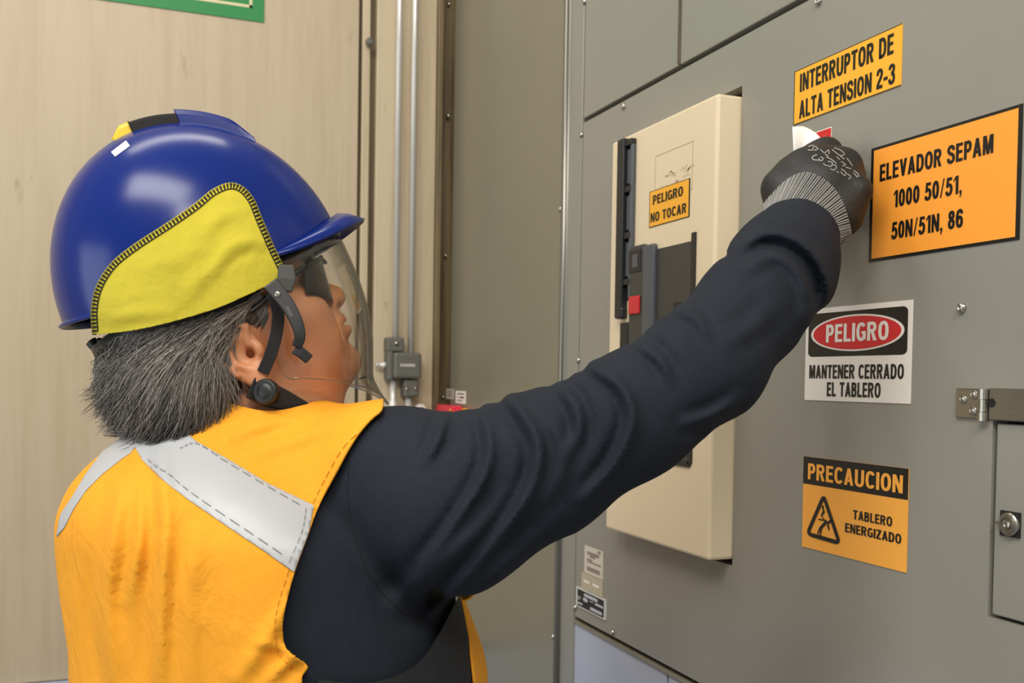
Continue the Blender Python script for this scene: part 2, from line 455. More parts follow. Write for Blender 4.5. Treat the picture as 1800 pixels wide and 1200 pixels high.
def wall_paint(name, c0, c1, dirt):
    m = mat(name, c0, 0.5); t = NT(m)
    tc = t.n('ShaderNodeTexCoord'); mp = t.n('ShaderNodeMapping'); mp.inputs['Scale'].default_value = (9, 9, 0.55)
    t.l(tc.outputs['Object'], mp.inputs[0])
    a = t.n('ShaderNodeTexNoise', i_Scale=4.0, i_Detail=7.0, i_Roughness=0.65); t.l(mp.outputs[0], a.inputs['Vector'])
    r = t.ramp(a.outputs[0], 0.36, rgb(c1), 0.56, rgb(c0)); t.l(r.outputs[0], t.b.inputs['Base Color'])
    b = t.n('ShaderNodeTexNoise', i_Scale=26.0, i_Detail=3.0); 
    mp2 = t.n('ShaderNodeMapping'); mp2.inputs['Scale'].default_value = (1, 1, 0.35)
    t.l(tc.outputs['Object'], mp2.inputs[0]); t.l(mp2.outputs[0], b.inputs['Vector'])
    r2 = t.ramp(b.outputs[0], 0.70, (0, 0, 0), 0.80, (1, 1, 1))
    mx = t.n('ShaderNodeMix', data_type='RGBA'); t.l(r2.outputs[0], mx.inputs[0]); t.l(r.outputs[0], mx.inputs[6]); mx.inputs[7].default_value = (*rgb(dirt), 1)
    t.l(mx.outputs[2], t.b.inputs['Base Color'])
    bp = t.n('ShaderNodeBump', i_Strength=0.25, i_Distance=0.004); t.l(a.outputs[0], bp.inputs['Height']); t.l(bp.outputs[0], t.b.inputs['Normal'])
    return m
BEIGE = wall_paint('beige_paint', '#bfae93', '#b7a68a', '#a49376')
BEIGE2 = wall_paint('beige_trim_paint', '#c6b699', '#b9a789', '#98855f')
EDGE_GAP = wall_paint('brown_edge_gap_shade', '#7d6c4c', '#5b4c30', '#3c311f')  # dirty brown of the edge trim, also painted gap darkness behind the facings
BLUEW = mat('pale_blue_paint', '#b4c4e2', 0.5, var=0.05)
FLOORM = mat('grey_floor', '#8d8f92', 0.45, var=0.1, scale=5)

# ------------------------------------------------------------------ the room
def wx(px, py=300): return float(on_y(px, py)[0])
def wz(px, py): return float(on_y(px, py)[2])
b = MB(); b.box((-2.6, YW+0.03, 0), (1.6, YW+0.15, 3.3)); structure(b.build('wall_back', EDGE_GAP))  # slab coloured dark brown to stand in for shade in the gaps
b = MB(); b.box((-3.2, -2.2, -0.08), (1.6, YW+0.15, 0)); structure(b.build('floor', FLOORM))
zl = wz(70, 1199)
b = MB(); b.box((-2.6, YW, zl), (wx(629), YW+0.029, 3.3)); structure(b.build('door_1', BEIGE, bevel=0.003))
b = MB(); b.box((-2.6, YW-0.012, 0.0), (X0-0.02, YW-0.001, zl-0.012)); b.box((-2.6, YW-0.02, zl-0.012), (wx(628), YW-0.001, zl))
structure(b.build('trim_1', BLUEW))
b = MB(); b.box((wx(635), YW, zl), (wx(649), YW+0.029, 3.3)); structure(b.build('trim_2', BEIGE2, bevel=0.003))
b = MB(); b.box((wx(660), YW, zl), (wx(766), YW+0.029, 3.3)); structure(b.build('trim_3', BEIGE2, bevel=0.004))
b = MB(); b.box((wx(766.5), YW-0.004, zl), (wx(777), YW+0.029, 3.3)); structure(b.build('trim_4', EDGE_GAP, bevel=0.003))
# knob on the narrow trim
p = on_y(647, 77)
b = MB(); b.lathe((p[0], YW, p[2]), (0, -1, 0), [(0, .005), (.010, .005), (.011, .009), (.018, .009), (.021, .005)], 14)
tag(b.build('latch_pin', CASTIRON, smooth=False), 'small dark pin sticking out of the narrow strip right of the beige door', 'pin')

# conduits and the junction box
def conduit(px, py0, label):
    x = wx(px); r = 0.0068
    z1 = wz(px, py0)
    g = empty('conduit', (x, YW-0.02, z1), label, 'conduit', 'steel conduits on the back wall')
    b = MB(); b.tube([(x, YW-0.02, z1), (x, YW-0.02, 3.3)], r, 14); b.build('pipe', ZINC, g, True)
    return g, x
g1, cx1 = conduit(695, 600, 'bright steel conduit left of its twin, running up the beige wall')
g2, cx2 = conduit(722, 628, 'bright steel conduit right of its twin, running up the beige wall beside the grey cabinet')
jb = on_y(701, 640)
hub = empty('junction_box', (jb[0], YW-0.03, wz(701, 735)), 'grey cast junction fitting where two steel conduits meet on the wall', 'junction box')
def zz(py): return wz(700, py)
yb = YW-0.03
b = MB(); b.box((wx(683, 640), yb-.022, zz(665)), (wx(731, 640), YW, zz(620))); b.build('body', CASTIRON, hub, bevel=0.006)
b = MB(); b.box((wx(674, 640), yb-.012, zz(668)), (wx(684, 640), YW, zz(618))); b.build('cover', CASTIRON, hub, bevel=0.004)
b = MB(); b.box((wx(674, 600), yb-.006, zz(619)), (wx(704, 600), YW, zz(594))); b.build('upper_socket', CASTIRON, hub, bevel=0.004)
b = MB(); b.box((wx(703, 690), yb-.01, zz(697)), (wx(729, 690), YW, zz(666))); b.build('lower_socket', CASTIRON, hub, bevel=0.005)
b = MB(); b.lathe((wx(674, 642), yb+.008, zz(642)), (-1, 0, 0), [(0, .0075), (.008, .0075), (.009, .005), (.02, .005), (.021, .006), (.023, .006)], 14); b.build('side_stub', ZINC, hub, True)
for px, py, r in ((690, 604, .0055), (707, 683, .004), (722, 682, .004)):
    q = on_y(px, py); b = MB(); b.lathe((q[0], yb-.006 if py < 650 else yb-.01, q[2]), (0, -1, 0), [(0, r), (.003, r), (.005, r*.5)], 12); b.build('screw', STEEL, hub, True)
b = MB(); q = Board(yb-.0225, 0, 0, 0, 0)
bx0, bx1, bz0, bz1 = wx(694, 640), wx(720, 640), zz(644.5), zz(639)
for k in range(9):
    a = bx0+(bx1-bx0)*k/9
    b.box((a, yb-.0235, bz0), (a+(bx1-bx0)/13, yb-.0215, bz1-(.001 if k % 3 else 0)))
b.build('raised_mark', ZINC, hub)
for k, (px, ya, yb_) in enumerate(((687, 664, 715), (714, 697, 760))):
    x = wx(px, 690)
    b = MB(); b.tube([(x, YW-.02, zz(yb_+40)), (x, YW-.02, zz(ya))], .0072, 14); b.build('lower_pipe', ZINC, hub, True)
    b = MB(); b.lathe((x, YW-.02, zz(yb_-2)), (0, 0, -1), [(-.014, .009), (0, .012), (.018, .012), (.02, .0145), (.03, .0145), (.033, .009)], 8); b.build('coupling', CASTIRON if k else ZINC, hub)
q = on_y(737, 720)
kb = empty('wall_plug', (q[0], YW-.004, q[2]), 'small round white wall plug with a dark centre beside the grey cabinet', 'plug')
b = MB(); b.lathe((q[0], YW, q[2]), (0, -1, 0), [(0, .0155), (.012, .0155), (.017, .012), (.018, .009)], 20); b.build('cap', WHT, kb, True)
b = MB(); b.lathe((q[0], YW-.0175, q[2]), (0, -1, 0), [(0, .007), (.002, .007), (.003, .004)], 14); b.build('centre', BLKG, kb)
q = on_y(697, 717)
b = MB(); b.box((q[0]-.008, YW-.03, q[2]-.012), (q[0]+.004, YW-.001, q[2]+.002))
tag(b.build('cable_tag', RED, bevel=.001), 'small red tag between the two conduits below the junction fitting', 'tag')

# green exit sign high on the door
xr, xl = wx(464, 30), wx(464, 30)-0.62
zb = wz(464, 40)
es = empty('exit_sign', ((xl+xr)/2, YW, zb), 'green sign with pale border lines high on the beige door, cut by the picture top', 'sign')
b = MB(); b.box((xl, YW-.003, zb), (xr, YW-.0002, zb+.31)); b.build('plate', GREEN, es)
b = MB(); fx0, fx1, fz = wx(328, 0), wx(443, 12), wz(443, 15)
for (a0, c0, a1, c1) in ((fx0, fz, fx1, fz+.006), (fx1-.006, fz, fx1, fz+.24), (fx0, fz, fx0+.006, fz+.24), (fx0, fz+.234, fx1, fz+.24), (fx0+.012, fz+.012, fx0+.05, fz+.22)):
    b.box((a0, YW-.0036, c0), (a1, YW-.0028, c1))
b.build('pictogram', mat('pale_print', '#d9cfa6', 0.5), es)

# ------------------------------------------------------------------ switchgear line-up
def yx(px, py=600, x=X0): return float(on_x(px, py, x)[1])
def zx(px, py, x=X0): return float(on_x(px, py, x)[2])
y_far = YW-0.012
y_t0, y_t1 = yx(990, 600), yx(1006, 600)          # steel edge strip between the two sections
D = 0.75
TH = 0.006
def screw(parent, y, z, x=X0, r=.0062, m=STEEL):
    b = MB(); b.lathe((x, y, z), (-1, 0, 0), [(0, r), (.0012, r), (.0035, r*.82), (.0046, r*.45), (.0046, r*.4), (.0034, r*.3)], 14)
    return b.build('screw', m, parent, True)
c2 = empty('switchgear_cabinet', (X0+D/2, (y_far+y_t0)/2, 0), 'grey steel switchgear section standing against the beige wall, with a red rotary switch', 'electrical cabinet', 'switchgear sections of the line-up')
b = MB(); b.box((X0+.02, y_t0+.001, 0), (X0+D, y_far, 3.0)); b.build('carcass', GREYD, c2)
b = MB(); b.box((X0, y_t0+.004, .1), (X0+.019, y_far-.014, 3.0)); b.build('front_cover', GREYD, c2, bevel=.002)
for px, py in ((789, 8), (788, 204), (783, 450), (779, 698)): screw(c2, yx(px, py), zx(px, py), r=.007)
for px, py in ((1000, 25), (990, 366), (977, 1121)): screw(c2, yx(px-4, py), zx(px, py), r=.0055)
# labels and switch on the far section
bb = board_px((785, 683), (798, 683), (798, 701), (785, 701)); b = MB(); b.box(bb.pt(0, 0, .0002), bb.pt(1, 1, .001))
lo = tag(b.build('small_label', mat('dull_label', '#b3ab98', .5)), 'small faded grey label left of the white one on the far cabinet', 'label')
bb.polys([rrect(.2, .25+.22*k, .8, .33+.22*k, .02) for k in range(3)], .0012).build('print', BLKG, lo)
bb = board_px((801.5, 687), (819, 687), (819, 709), (801.5, 709)); b = MB(); b.box(bb.pt(0, 0, .0002), bb.pt(1, 1, .001))
lo = tag(b.build('small_label', WHT), 'small white printed label above the red rotary switch on the far cabinet', 'label')
bb.polys([rrect(.15, .72, .85, .82, .02), rrect(.45, .42, .85, .56, .02), rrect(.15, .2, .7, .28, .02), rrect(.15, .48, .35, .54, .01)], .0012).build('print', BLKG, lo)
bb = board_px((786, 716), (822, 716), (822, 756), (786, 756))
sw = empty('rotary_switch', bb.pt(.5, 0, 0), 'red rotary switch on a yellow plate on the far grey cabinet, partly behind the sleeve', 'switch')
b = MB(); b.box(bb.pt(0, 0, .0003), bb.pt(1, 1, .004)); b.build('plate', YEL, sw)
b = MB(); b.box(bb.pt(.0, .78, .004), bb.pt(.82, 1.1, .028)); b.build('handle', mat('switch_red', '#e8344a', .35), sw, bevel=.003)
b = MB(); b.lathe(bb.pt(.45, .55, .004), (-1, 0, 0), [(0, .03), (.008, .03), (.012, .024), (.016, .02)], 18); b.build('dial', BLKG, sw)

# near section
c1 = empty('switchgear_cabinet', (X0+D/2, y_t0/2, 0), 'grey steel switchgear section carrying the cream breaker, orange signs and hinged flap', 'electrical cabinet', 'switchgear sections of the line-up')
YN = -1.2
b = MB(); b.box((X0+.02, YN, 0), (X0+D, y_t0-.0005, 3.0)); b.build('carcass', DARK, c1)
b = MB(); b.tube([(X0-.004, y_t0-.004, 0.05), (X0-.004, y_t0-.004, 3.0)], .0062, 14); b.box((X0-.003, y_t0-.010, .05), (X0+.019, y_t0-.0005, 3.0)); b.build('edge_strip', mat('dull_steel', '#85837b', 0.35, 0.8), c1, True)
y_p = yx(1019, 600)
b = MB(); b.box((X0-.001, y_p+.0035, .05), (X0+.019, y_t0-.011, 3.0)); b.build('corner_post', GREY, c1, bevel=.001)
ztop = (zx(1020, 216)+zx(1410, 0))/2
zbot = (zx(1008, 1085)+zx(1216, 1197))/2
cut = board_px((1066, 250), (1306, 150), (1286, 993), (1052, 935))
by0, by1 = cut.yl-cut.w, yx(1073, 420, X0-.034)+.002
cz0, cz1 = zx(1286, 994), zx(1306, 150)
dy = yx(1741, 900); dz0, dz1 = zx(1735, 1083), zx(1746, 738)
b = MB()                                            # main front plate, left open round the breaker cut-out and the flap door
xa, xb = X0, X0+.019
b.box((xa, by1, zbot+.004), (xb, y_p, ztop-.004)); b.box((xa, by0, cz1), (xb, by1, ztop-.004)); b.box((xa, by0, zbot+.004), (xb, by1, cz0))
b.box((xa, dy, zbot+.004), (xb, by0, ztop-.004)); b.box((xa, YN, dz1), (xb, dy, ztop-.004)); b.box((xa, YN, zbot+.004), (xb, dy, dz0))
b.build('front_plate', GREY, c1)
b = MB(); b.box((xa+.001, YN, dz0+.003), (xb, dy-.0035, dz1-.003)); b.build('flap_door', GREY, c1, bevel=.0015)
yd = yx(1196, 60)
b = MB(); b.box((xa, yd+.0025, ztop+.004), (xb, y_p, 3.0)); b.build('upper_plate', GREY, c1, bevel=.0015)
b = MB(); b.box((xa, YN, ztop+.004), (xb, yd-.001, 3.0)); b.build('upper_plate', GREY, c1, bevel=.0015)
b = MB(); b.tube([(xa-.0005, yd+.001, ztop+.006), (xa-.0005, yd+.001, 3.0)], .0028, 8); b.build('plate_edge', STEELB, c1, True)
yl2 = yx(1171, 1190)
b = MB(); b.box((xa+.002, yl2+.003, .15), (xb, y_p+.006, zbot-.010)); b.build('lower_plate', GREYL, c1, bevel=.0015)
b = MB(); b.box((xa+.002, YN, .15), (xb, yl2-.003, zbot-.010)); b.build('lower_plate', GREYL, c1, bevel=.0015)
b = MB(); b.box((xa-.001, YN, zbot-.0095), (xb, y_p+.006, zbot-.003)); b.build('ledge', GREYD, c1, bevel=.001)
b = MB(); b.box((xa+.0035, YN, 0), (xb, y_t0-.011, .145)); b.build('plinth', BLKG, c1)
for px, py in ((1097, 187), (1023, 237), (1440, 3), (1028, 3), (1692, 541), (1018, 633), (1078, 1111), (1012, 1067)):
    screw(c1, yx(px, py), zx(px, py), r=.0050)
# flap hinge and latch
hb = board_px((1684, 683), (1737, 680), (1731, 738), (1683, 735))
b = MB(); b.box(hb.pt(0, .02, .0), hb.pt(.97, .98, .003)); hin = b.build('hinge', STEELB, c1, bevel=.0012)
for u, v in ((.28, .62), (.66, .78), (.64, .26)):
    b = MB(); b.lathe(hb.pt(u, v, .003), (-1, 0, 0), [(0, .0043), (.0010, .0043), (.0014, .0034), (.0008, .0030), (.0008, .0024), (.0018, .002), (.002, .0008)], 18); b.build('rivet', STEEL, hin, True)
for v0, v1, r in ((0, .27, .0052), (.285, .665, .0044), (.68, 1.0, .0052)):
    b = MB(); b.tube([hb.pt(1.0, v0-.03, .004), hb.pt(1.0, v1-.03, .004)], r, 14); b.build('knuckle', STEELB, hin, False)
fl = board_px((1741, 683), (1800, 682), (1800, 741), (1741, 738))
b = MB(); b.box(fl.pt(.02, 0, .0), fl.pt(6.0, 1, .0032)); b.build('hinge_leaf', STEELB, c1, bevel=.0012)
q = on_x(1748, 708); b = MB(); b.lathe((X0-.0032, q[1], q[2]), (-1, 0, 0), [(0, .0042), (.0003, .0042)], 14); b.build('hole', DARK, c1)
q = on_x(1776, 921)
b = MB(); b.box((X0-.001, q[1]+.0105, q[2]-.0112), (X0+.001, q[1]-.0105, q[2]+.0112)); b.build('latch_recess', DARK, c1)
b = MB(); b.lathe((X0-.001, q[1]-.0005, q[2]), (-1, 0, 0), [(h_*.55, r_*.56) for h_, r_ in ((0, .0185), (.004, .0185), (.006, .0165), (.006, .0145), (.0075, .014), (.0075, .0115), (.005, .0105), (.005, .008), (.009, .0068), (.010, .004), (.0085, .002))], 26); b.build('latch', STEELB, c1, False)
b = MB(); b.box((X0-.004, q[1]+.0135, q[2]-.0012), (X0-.0005, q[1]+.008, q[2]+.0012)); b.build('latch_pointer', STEELB, c1, bevel=.0005)

# ------------------------------------------------------------------ cream circuit breaker in its cut-out
XB = X0-.034
fb = Board(XB, yx(1073, 420, XB), yx(1257, 400, XB), zx(1243, 985, XB), zx(1268, 160, XB))
br = empty('circuit_breaker', (X0-.017, fb.yl-fb.w/2, fb.zb), 'large cream circuit breaker front set into the grey switchgear panel', 'circuit breaker')
ybr0, ybr1 = fb.yl-fb.w, fb.yl
b = MB(); b.box((XB, ybr0, fb.zb), (X0+.018, ybr1, fb.zb+fb.h)); b.build('front_cover', CREAM, br, bevel=.004)
def bx(name, l, t, r, btm, lo_, hi_, m, bev=.0015, par=br):
    mx_, my_ = (l+r)/2, (t+btm)/2
    b = MB(); b.box((XB-lo_, on_x(l, my_, XB-hi_)[1], on_x(mx_, t, XB-hi_)[2]), (XB-hi_, on_x(r, my_, XB-hi_)[1], on_x(mx_, btm, XB-hi_)[2])); return b.build(name, m, par, bevel=bev)
# faint outline where an old sticker was removed
q = board_px((1152, 275), (1219, 247), (1217, 330), (1151, 356), XB)
b = MB()
for (u0, v0, u1, v1) in ((0, 0, 1, .012), (0, .988, 1, 1), (0, 0, .012, 1), (.988, 0, 1, 1)): b.box(q.pt(u0, v0, .00005), q.pt(u1, v1, .0003))
b.build('glue_outline', mat('glue_line', '#b9a67e', .6), br)
rs = np.random.default_rng(3); b = MB()
for k in range(9):
    u, v = .1+.75*rs.random(), .2+.4*rs.random(); pts = [(u+.05*j*(.4+rs.random()), v+.12*(rs.random()-.5)) for j in range(5)]
    for w_ in rib(pts, .03, .03): b.add([q.pt(*x, .0003) for x in w_], [(0, 1, 2, 3)])
b.build('glue_residue', mat('glue', '#d3c19c', .6), br)
# operating lever channel at the left
ya, yb2 = yx(1084, 400, XB-.010), yx(1108, 400, XB-.006)
zc1, zc0 = zx(1098, 248, XB), zx(1094, 552, XB)
def lever_box(u0, u1, za, zb_, l0, l1, m, name, bev=.002):
    b = MB(); b.box((XB-l0, ya+(yb2-ya)*u0, za), (XB-l1, ya+(yb2-ya)*u1, zb_)); return b.build(name, m, br, bevel=bev)
lever_box(0, .55, zc0, zc1, 0, .012, BLK, 'channel_wall')
lever_box(.55, 1.0, zc0+.02, zc1-.01, .0, .003, BLK, 'channel_floor')
lever_box(.94, 1.12, zc0+.02, zc1-.012, .0, .008, SLATE, 'channel_wall')
zs = np.linspace(zc1-.004, zc0+.05, 4)
for z in zs: lever_box(.5, 1.1, z-.009, z, .0, .009, BLK, 'channel_rung', .001)
for a, c in zip(zs[:-1], zs[1:]): lever_box(.62, .9, c+.004, a-.014, .003, .006, SLATE, 'channel_insert', .001)
lever_box(-.02, .6, zc0-.008, zc0+.010, 0, .0125, BLK, 'channel_foot', .004)
lever_box(.1, .8, zx(1085, 812, XB), zc0-.013, 0, .004, BLK, 'lower_channel')
# control unit: raised block with indicator windows, slate column and a recessed dark face
bx('control_block', 1104, 432, 1128, 760, 0, .007, BLKG)
bx('control_column', 1126, 430, 1144, 770, 0, .009, SLATE, .003)
bx('control_face', 1146, 432, 1212, 806, -.001, .002, BLKG, 0)
bx('control_frame', 1211, 409, 1218, 816, 0, .0025, BLK, .0005)
bx('control_frame', 1146, 806, 1211, 816, 0, .0025, BLK, .0005)
iw = bx('indicator_window', 1105, 439, 1125, 478, .007, .0085, BLK, .001)
bx('indicator', 1111, 447, 1120, 470, .0085, .0093, SLATE, .0008, br)
bx('red_button', 1104, 520, 1122, 552, .007, .0105, mat('button_red', '#c8252b', .3), .002)
bx('slot', 1184, 531, 1197, 539, .002, .0026, INK, 0)
bx('slot', 1190, 792, 1199, 800, .002, .0026, INK, 0)

# ------------------------------------------------------------------ signs and stickers
def plate(name, bb, m, label, cat='sign', t=.0008, group=None):
    b = MB(); b.box(bb.pt(0, 0, .0001), bb.pt(1, 1, t)); return tag(b.build(name, m), label, cat, group)
def lettering(bb, rows, m, parent, lift=.0012, name='lettering'):
    ps = []
    for r in rows: ps += bb.text(*r)
    return bb.polys(ps, lift).build(name, m, parent)
def uof(bb, px, py, x=X0): return (bb.yl-on_x(px, py, x)[1])/bb.w
bb = board_px((1397.5, 128), (1587.5, 39), (1585, 150), (1396, 220))
s = plate('warning_sign', bb, YEL, 'yellow sign reading INTERRUPTOR DE ALTA TENSION 2-3, topmost on the panel')
bb.polys([[(0, 0), (1, 0), (1, .012), (0, .012)], [(0, .988), (1, .988), (1, 1), (0, 1)], [(0, 0), (.006, 0), (.006, 1), (0, 1)]], .001).build('border', INK, s)
lettering(bb, [('INTERRUPTOR DE', uof(bb, 1407.5, 150), uof(bb, 1572.5, 75), .57, .905), ('ALTA TENSION 2-3', uof(bb, 1406, 200), uof(bb, 1574.5, 130), .075, .405)], INK, s)
bb = board_px((1533, 263), (1799, 180), (1793, 418), (1528, 463))
s = plate('warning_sign', bb, INK, 'large orange sign with thick black border reading ELEVADOR SEPAM')
bb.polys([[(.022, .025), (.978, .025), (.978, .975), (.022, .975)]], .001).build('face', ORG, s)
lettering(bb, [('ELEVADOR SEPAM', uof(bb, 1548.5, 300), uof(bb, 1748, 260), .69, .835), ('1000 50/51,', uof(bb, 1573, 340), uof(bb, 1692.5, 330), .435, .58), ('50N/51N, 86', uof(bb, 1569, 400), uof(bb, 1694.5, 390), .165, .31)], INK, s, .0014)
bb = board_px((1142, 338), (1213, 312.5), (1213, 380), (1142, 401), XB)
s = plate('warning_sign', bb, INK, 'small yellow sticker reading PELIGRO NO TOCAR on the cream breaker')
bb.polys([[(.018, .02), (.982, .02), (.982, .98), (.018, .98)]], .001).build('face', YEL, s)
lettering(bb, [('PELIGRO', uof(bb, 1149, 350, XB), uof(bb, 1202, 340, XB), .60, .855), ('NO TOCAR', uof(bb, 1145, 380, XB), uof(bb, 1208, 370, XB), .13, .385)], INK, s, .0014)
bb = board_px((1419.5, 544), (1606, 526.5), (1601, 708), (1414, 704))
s = plate('danger_sign', bb, WHT, 'white sign with red oval reading PELIGRO MANTENER CERRADO EL TABLERO')
bb.polys([rrect(.03, .475, .965, .945, .05, .045)], .001).build('header', INK, s)
ov = [(.5+.44*math.cos(t), .715+.19*math.sin(t)) for t in np.linspace(0, 2*math.pi, 49)[:-1]]
oi = [(.5+.415*math.cos(t), .715+.172*math.sin(t)) for t in np.linspace(0, 2*math.pi, 49)[:-1]]
bb.polys([ov], .0012).build('oval_border', WHT, s); bb.polys([oi], .0014).build('oval', RED, s)
lettering(bb, [('PELIGRO', uof(bb, 1454, 590), uof(bb, 1564, 590), .625, .815)], WHT, s, .0016, 'heading')
lettering(bb, [('MANTENER CERRADO', uof(bb, 1424, 655), uof(bb, 1590.5, 655), .24, .385), ('EL TABLERO', uof(bb, 1455, 685), uof(bb, 1549.5, 685), .05, .2)], INK, s)
bb = board_px((1414.5, 800.5), (1600, 825), (1592.5, 1009), (1410, 957))
s = plate('caution_sign', bb, YELP, 'orange sign with black header reading PRECAUCION TABLERO ENERGIZADO')
bb.polys([[(0, .70), (1, .70), (1, 1), (0, 1)]], .001).build('header', INK, s)
lettering(bb, [('PRECAUCION', uof(bb, 1422, 830), uof(bb, 1589, 850), .755, .93)], YELP, s, .0014, 'heading')
lettering(bb, [('TABLERO', uof(bb, 1501, 905), uof(bb, 1570, 915), .415, .51), ('ENERGIZADO', uof(bb, 1487, 930), uof(bb, 1586, 945), .265, .36)], INK, s)
tri = [(.225, .60), (.062, .155), (.395, .135)]
tri = [np.array(t) for t in tri]; path = []
for i in range(3):
    a, c, d = tri[i-1], tri[i], tri[(i+1) % 3]
    e0, e1 = (a-c)/np.linalg.norm(a-c), (d-c)/np.linalg.norm(d-c)
    for t in np.linspace(0, 1, 6): path.append((c+e0*.05)*(1-t)**2+2*t*(1-t)*c+(c+e1*.05)*t*t)
path = path+path[:2]
fig = [[(.205, .49), (.225, .50), (.23, .455), (.24, .43), (.215, .45)], [(.225, .45), (.243, .43), (.215, .385), (.20, .39)], [(.20, .39), (.21, .395), (.235, .35), (.228, .345)],
       [(.175, .345), (.175, .33), (.255, .335), (.262, .35)], [(.25, .345), (.275, .33), (.21, .235), (.185, .25)], [(.27, .335), (.30, .36), (.31, .345), (.27, .29)], [(.262, .30), (.285, .30), (.295, .25), (.285, .24)],
       [(.188, .255), (.205, .245), (.175, .175), (.165, .18)], [(.2, .25), (.215, .24), (.205, .16), (.193, .165)]]
bb.polys(rib(path, .033, .045)+fig, .0014).build('hazard_symbol', INK, s)
# three little labels low at the left of the plate
bb = board_px((1029, 958), (1061, 969), (1060, 1018), (1027, 1006)); s = plate('small_label', bb, mat('aged_paper', '#cdc5b6', .55), 'aged paper label, topmost of the three at the lower left of the panel', 'label')
bb.polys([rrect(.15, .7, .8, .82, .02), rrect(.3, .62, .6, .7, .02), rrect(.15, .42, .9, .48, .02), rrect(.15, .5, .45, .56, .02), rrect(.15, .12, .85, .27, .02), rrect(.72, .86, .88, .96, .02)], .0011).build('print', mat('faded_print', '#8b8071', .6), s)
bb = board_px((1024.5, 1005), (1061, 1021), (1059.5, 1047.5), (1022.5, 1034)); s = plate('small_label', bb, mat('tan_label', '#b8ab94', .55), 'tan blank label, middle of the three at the lower left of the panel', 'label', .0016)
bb.polys([rrect(.12, .45, .4, .6, .03), rrect(.55, .45, .85, .6, .03)], .0019).build('print', WHT, s)
bb = board_px((1015, 1029.5), (1067, 1054), (1066, 1089), (1015, 1064)); s = plate('rating_plate', bb, mat('silver_plate', '#cfcfc9', .4), 'black and silver rating plate, lowest of the three at the lower left of the panel', 'label', .0024)
bb.polys([rrect(.05, .06, .95, .92, .03, .02)], .0026).build('face', INK, s)
bb.polys([rrect(.28, .68, .75, .84, .04), rrect(.25, .42, .42, .62, .08), rrect(.66, .5, .93, .62, .03), rrect(.06, .16, .24, .26, .02), rrect(.5, .14, .9, .30, .03), rrect(.06, .5, .18, .56, .02), rrect(.06, .4, .16, .45, .02), rrect(.48, .55, .6, .6, .02)], .0028).build('print', mat('silver_print', '#b9bcc4', .4), s)
# ------------------------------------------------------------------ the worker
SKIN = mat('skin', '#d29168', 0.48, var=0.07, scale=30, bump=0.25, bscale=260, sub=0.12)
NAVY = mat('navy_knit', '#1f242d', 0.85, var=0.10, scale=60, bump=0.35, bscale=420, sheen=0.0, spec=0.25)
VESTM = mat('orange_cotton', '#f4a62c', 0.75, var=0.05, scale=14, spec=0.2)
t = NT(VESTM); tc_ = t.n('ShaderNodeTexCoord'); mp_ = t.n('ShaderNodeMapping'); mp_.inputs['Scale'].default_value = (1, 1, .45); t.l(tc_.outputs['Object'], mp_.inputs[0])
n1_ = t.n('ShaderNodeTexNoise', i_Scale=26.0, i_Detail=5.0, i_Roughness=.55, i_Distortion=1.2); t.l(mp_.outputs[0], n1_.inputs['Vector'])
b1_ = t.n('ShaderNodeBump', i_Strength=.45, i_Distance=.010); t.l(n1_.outputs[0], b1_.inputs['Height']); t.l(b1_.outputs[0], t.b.inputs['Normal'])
BAND = mat('reflective_tape', '#b7b9bb', 0.38, var=0.03, scale=20, bump=0.15, bscale=60)
BLACKCLOTH = mat('black_cloth', '#1c1d20', 0.8, bump=0.3, bscale=300)
GLOVE = mat('black_coating', '#1d1d1b', 0.55, bump=0.25, bscale=300)
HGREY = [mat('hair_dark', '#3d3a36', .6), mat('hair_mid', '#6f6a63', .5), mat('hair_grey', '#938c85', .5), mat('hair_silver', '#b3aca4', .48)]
BLUE = mat('blue_shell', (0.0008, 0.016, 0.165), 0.22, bump=0.04, bscale=25, spec=0.36)
YCLOTH = mat('yellow_flannel', '#ccbe3c', 0.85, var=0.05, scale=18, bump=0.5, bscale=90, spec=0.15, sheen=0.1)

TH_ = math.radians(32)
FP = math.sin(TH_)*RH+math.cos(TH_)*FH
RP = math.cos(TH_)*RH-math.sin(TH_)*FH
ZT = np.array([-.80, -.62, -.45, -.30, -.22, -.15, -.11, -.08, -.05, .0])
CX = np.array([-.25, -.25, -.25, -.25, -.262, -.275, -.285, -.29, -.285, -.28])
CDD = np.array([1.06, 1.06, 1.05, 1.045, 1.04, 1.03, 1.03, 1.03, 1.03, 1.03])
WA = np.array([.19, .20, .212, .215, .207, .188, .155, .115, .075, .05])
WF = np.array([.16, .18, .195, .19, .16, .13, .10, .085, .06, .05])
WB = np.array([.14, .145, .15, .15, .15, .145, .13, .105, .075, .05])
def _smooth():
    global ZT, CX, CDD, WA, WF, WB
    z2 = np.linspace(ZT[0], ZT[-1], 161); out = []
    ker = np.exp(-np.linspace(-2, 2, 17)**2); ker /= ker.sum()
    for a in (CX, CDD, WA, WF, WB):
        v_ = np.pad(np.interp(z2, ZT, a), 8, mode='edge'); out.append(np.convolve(v_, ker, 'valid'))
    ZT, (CX, CDD, WA, WF, WB) = z2, out
_smooth()
def Cpt(z, a=0.0, f=0.0):
    return CAM+RH*np.interp(z, ZT, CX)+FH*np.interp(z, ZT, CDD)+UP*z+RP*a+FP*f
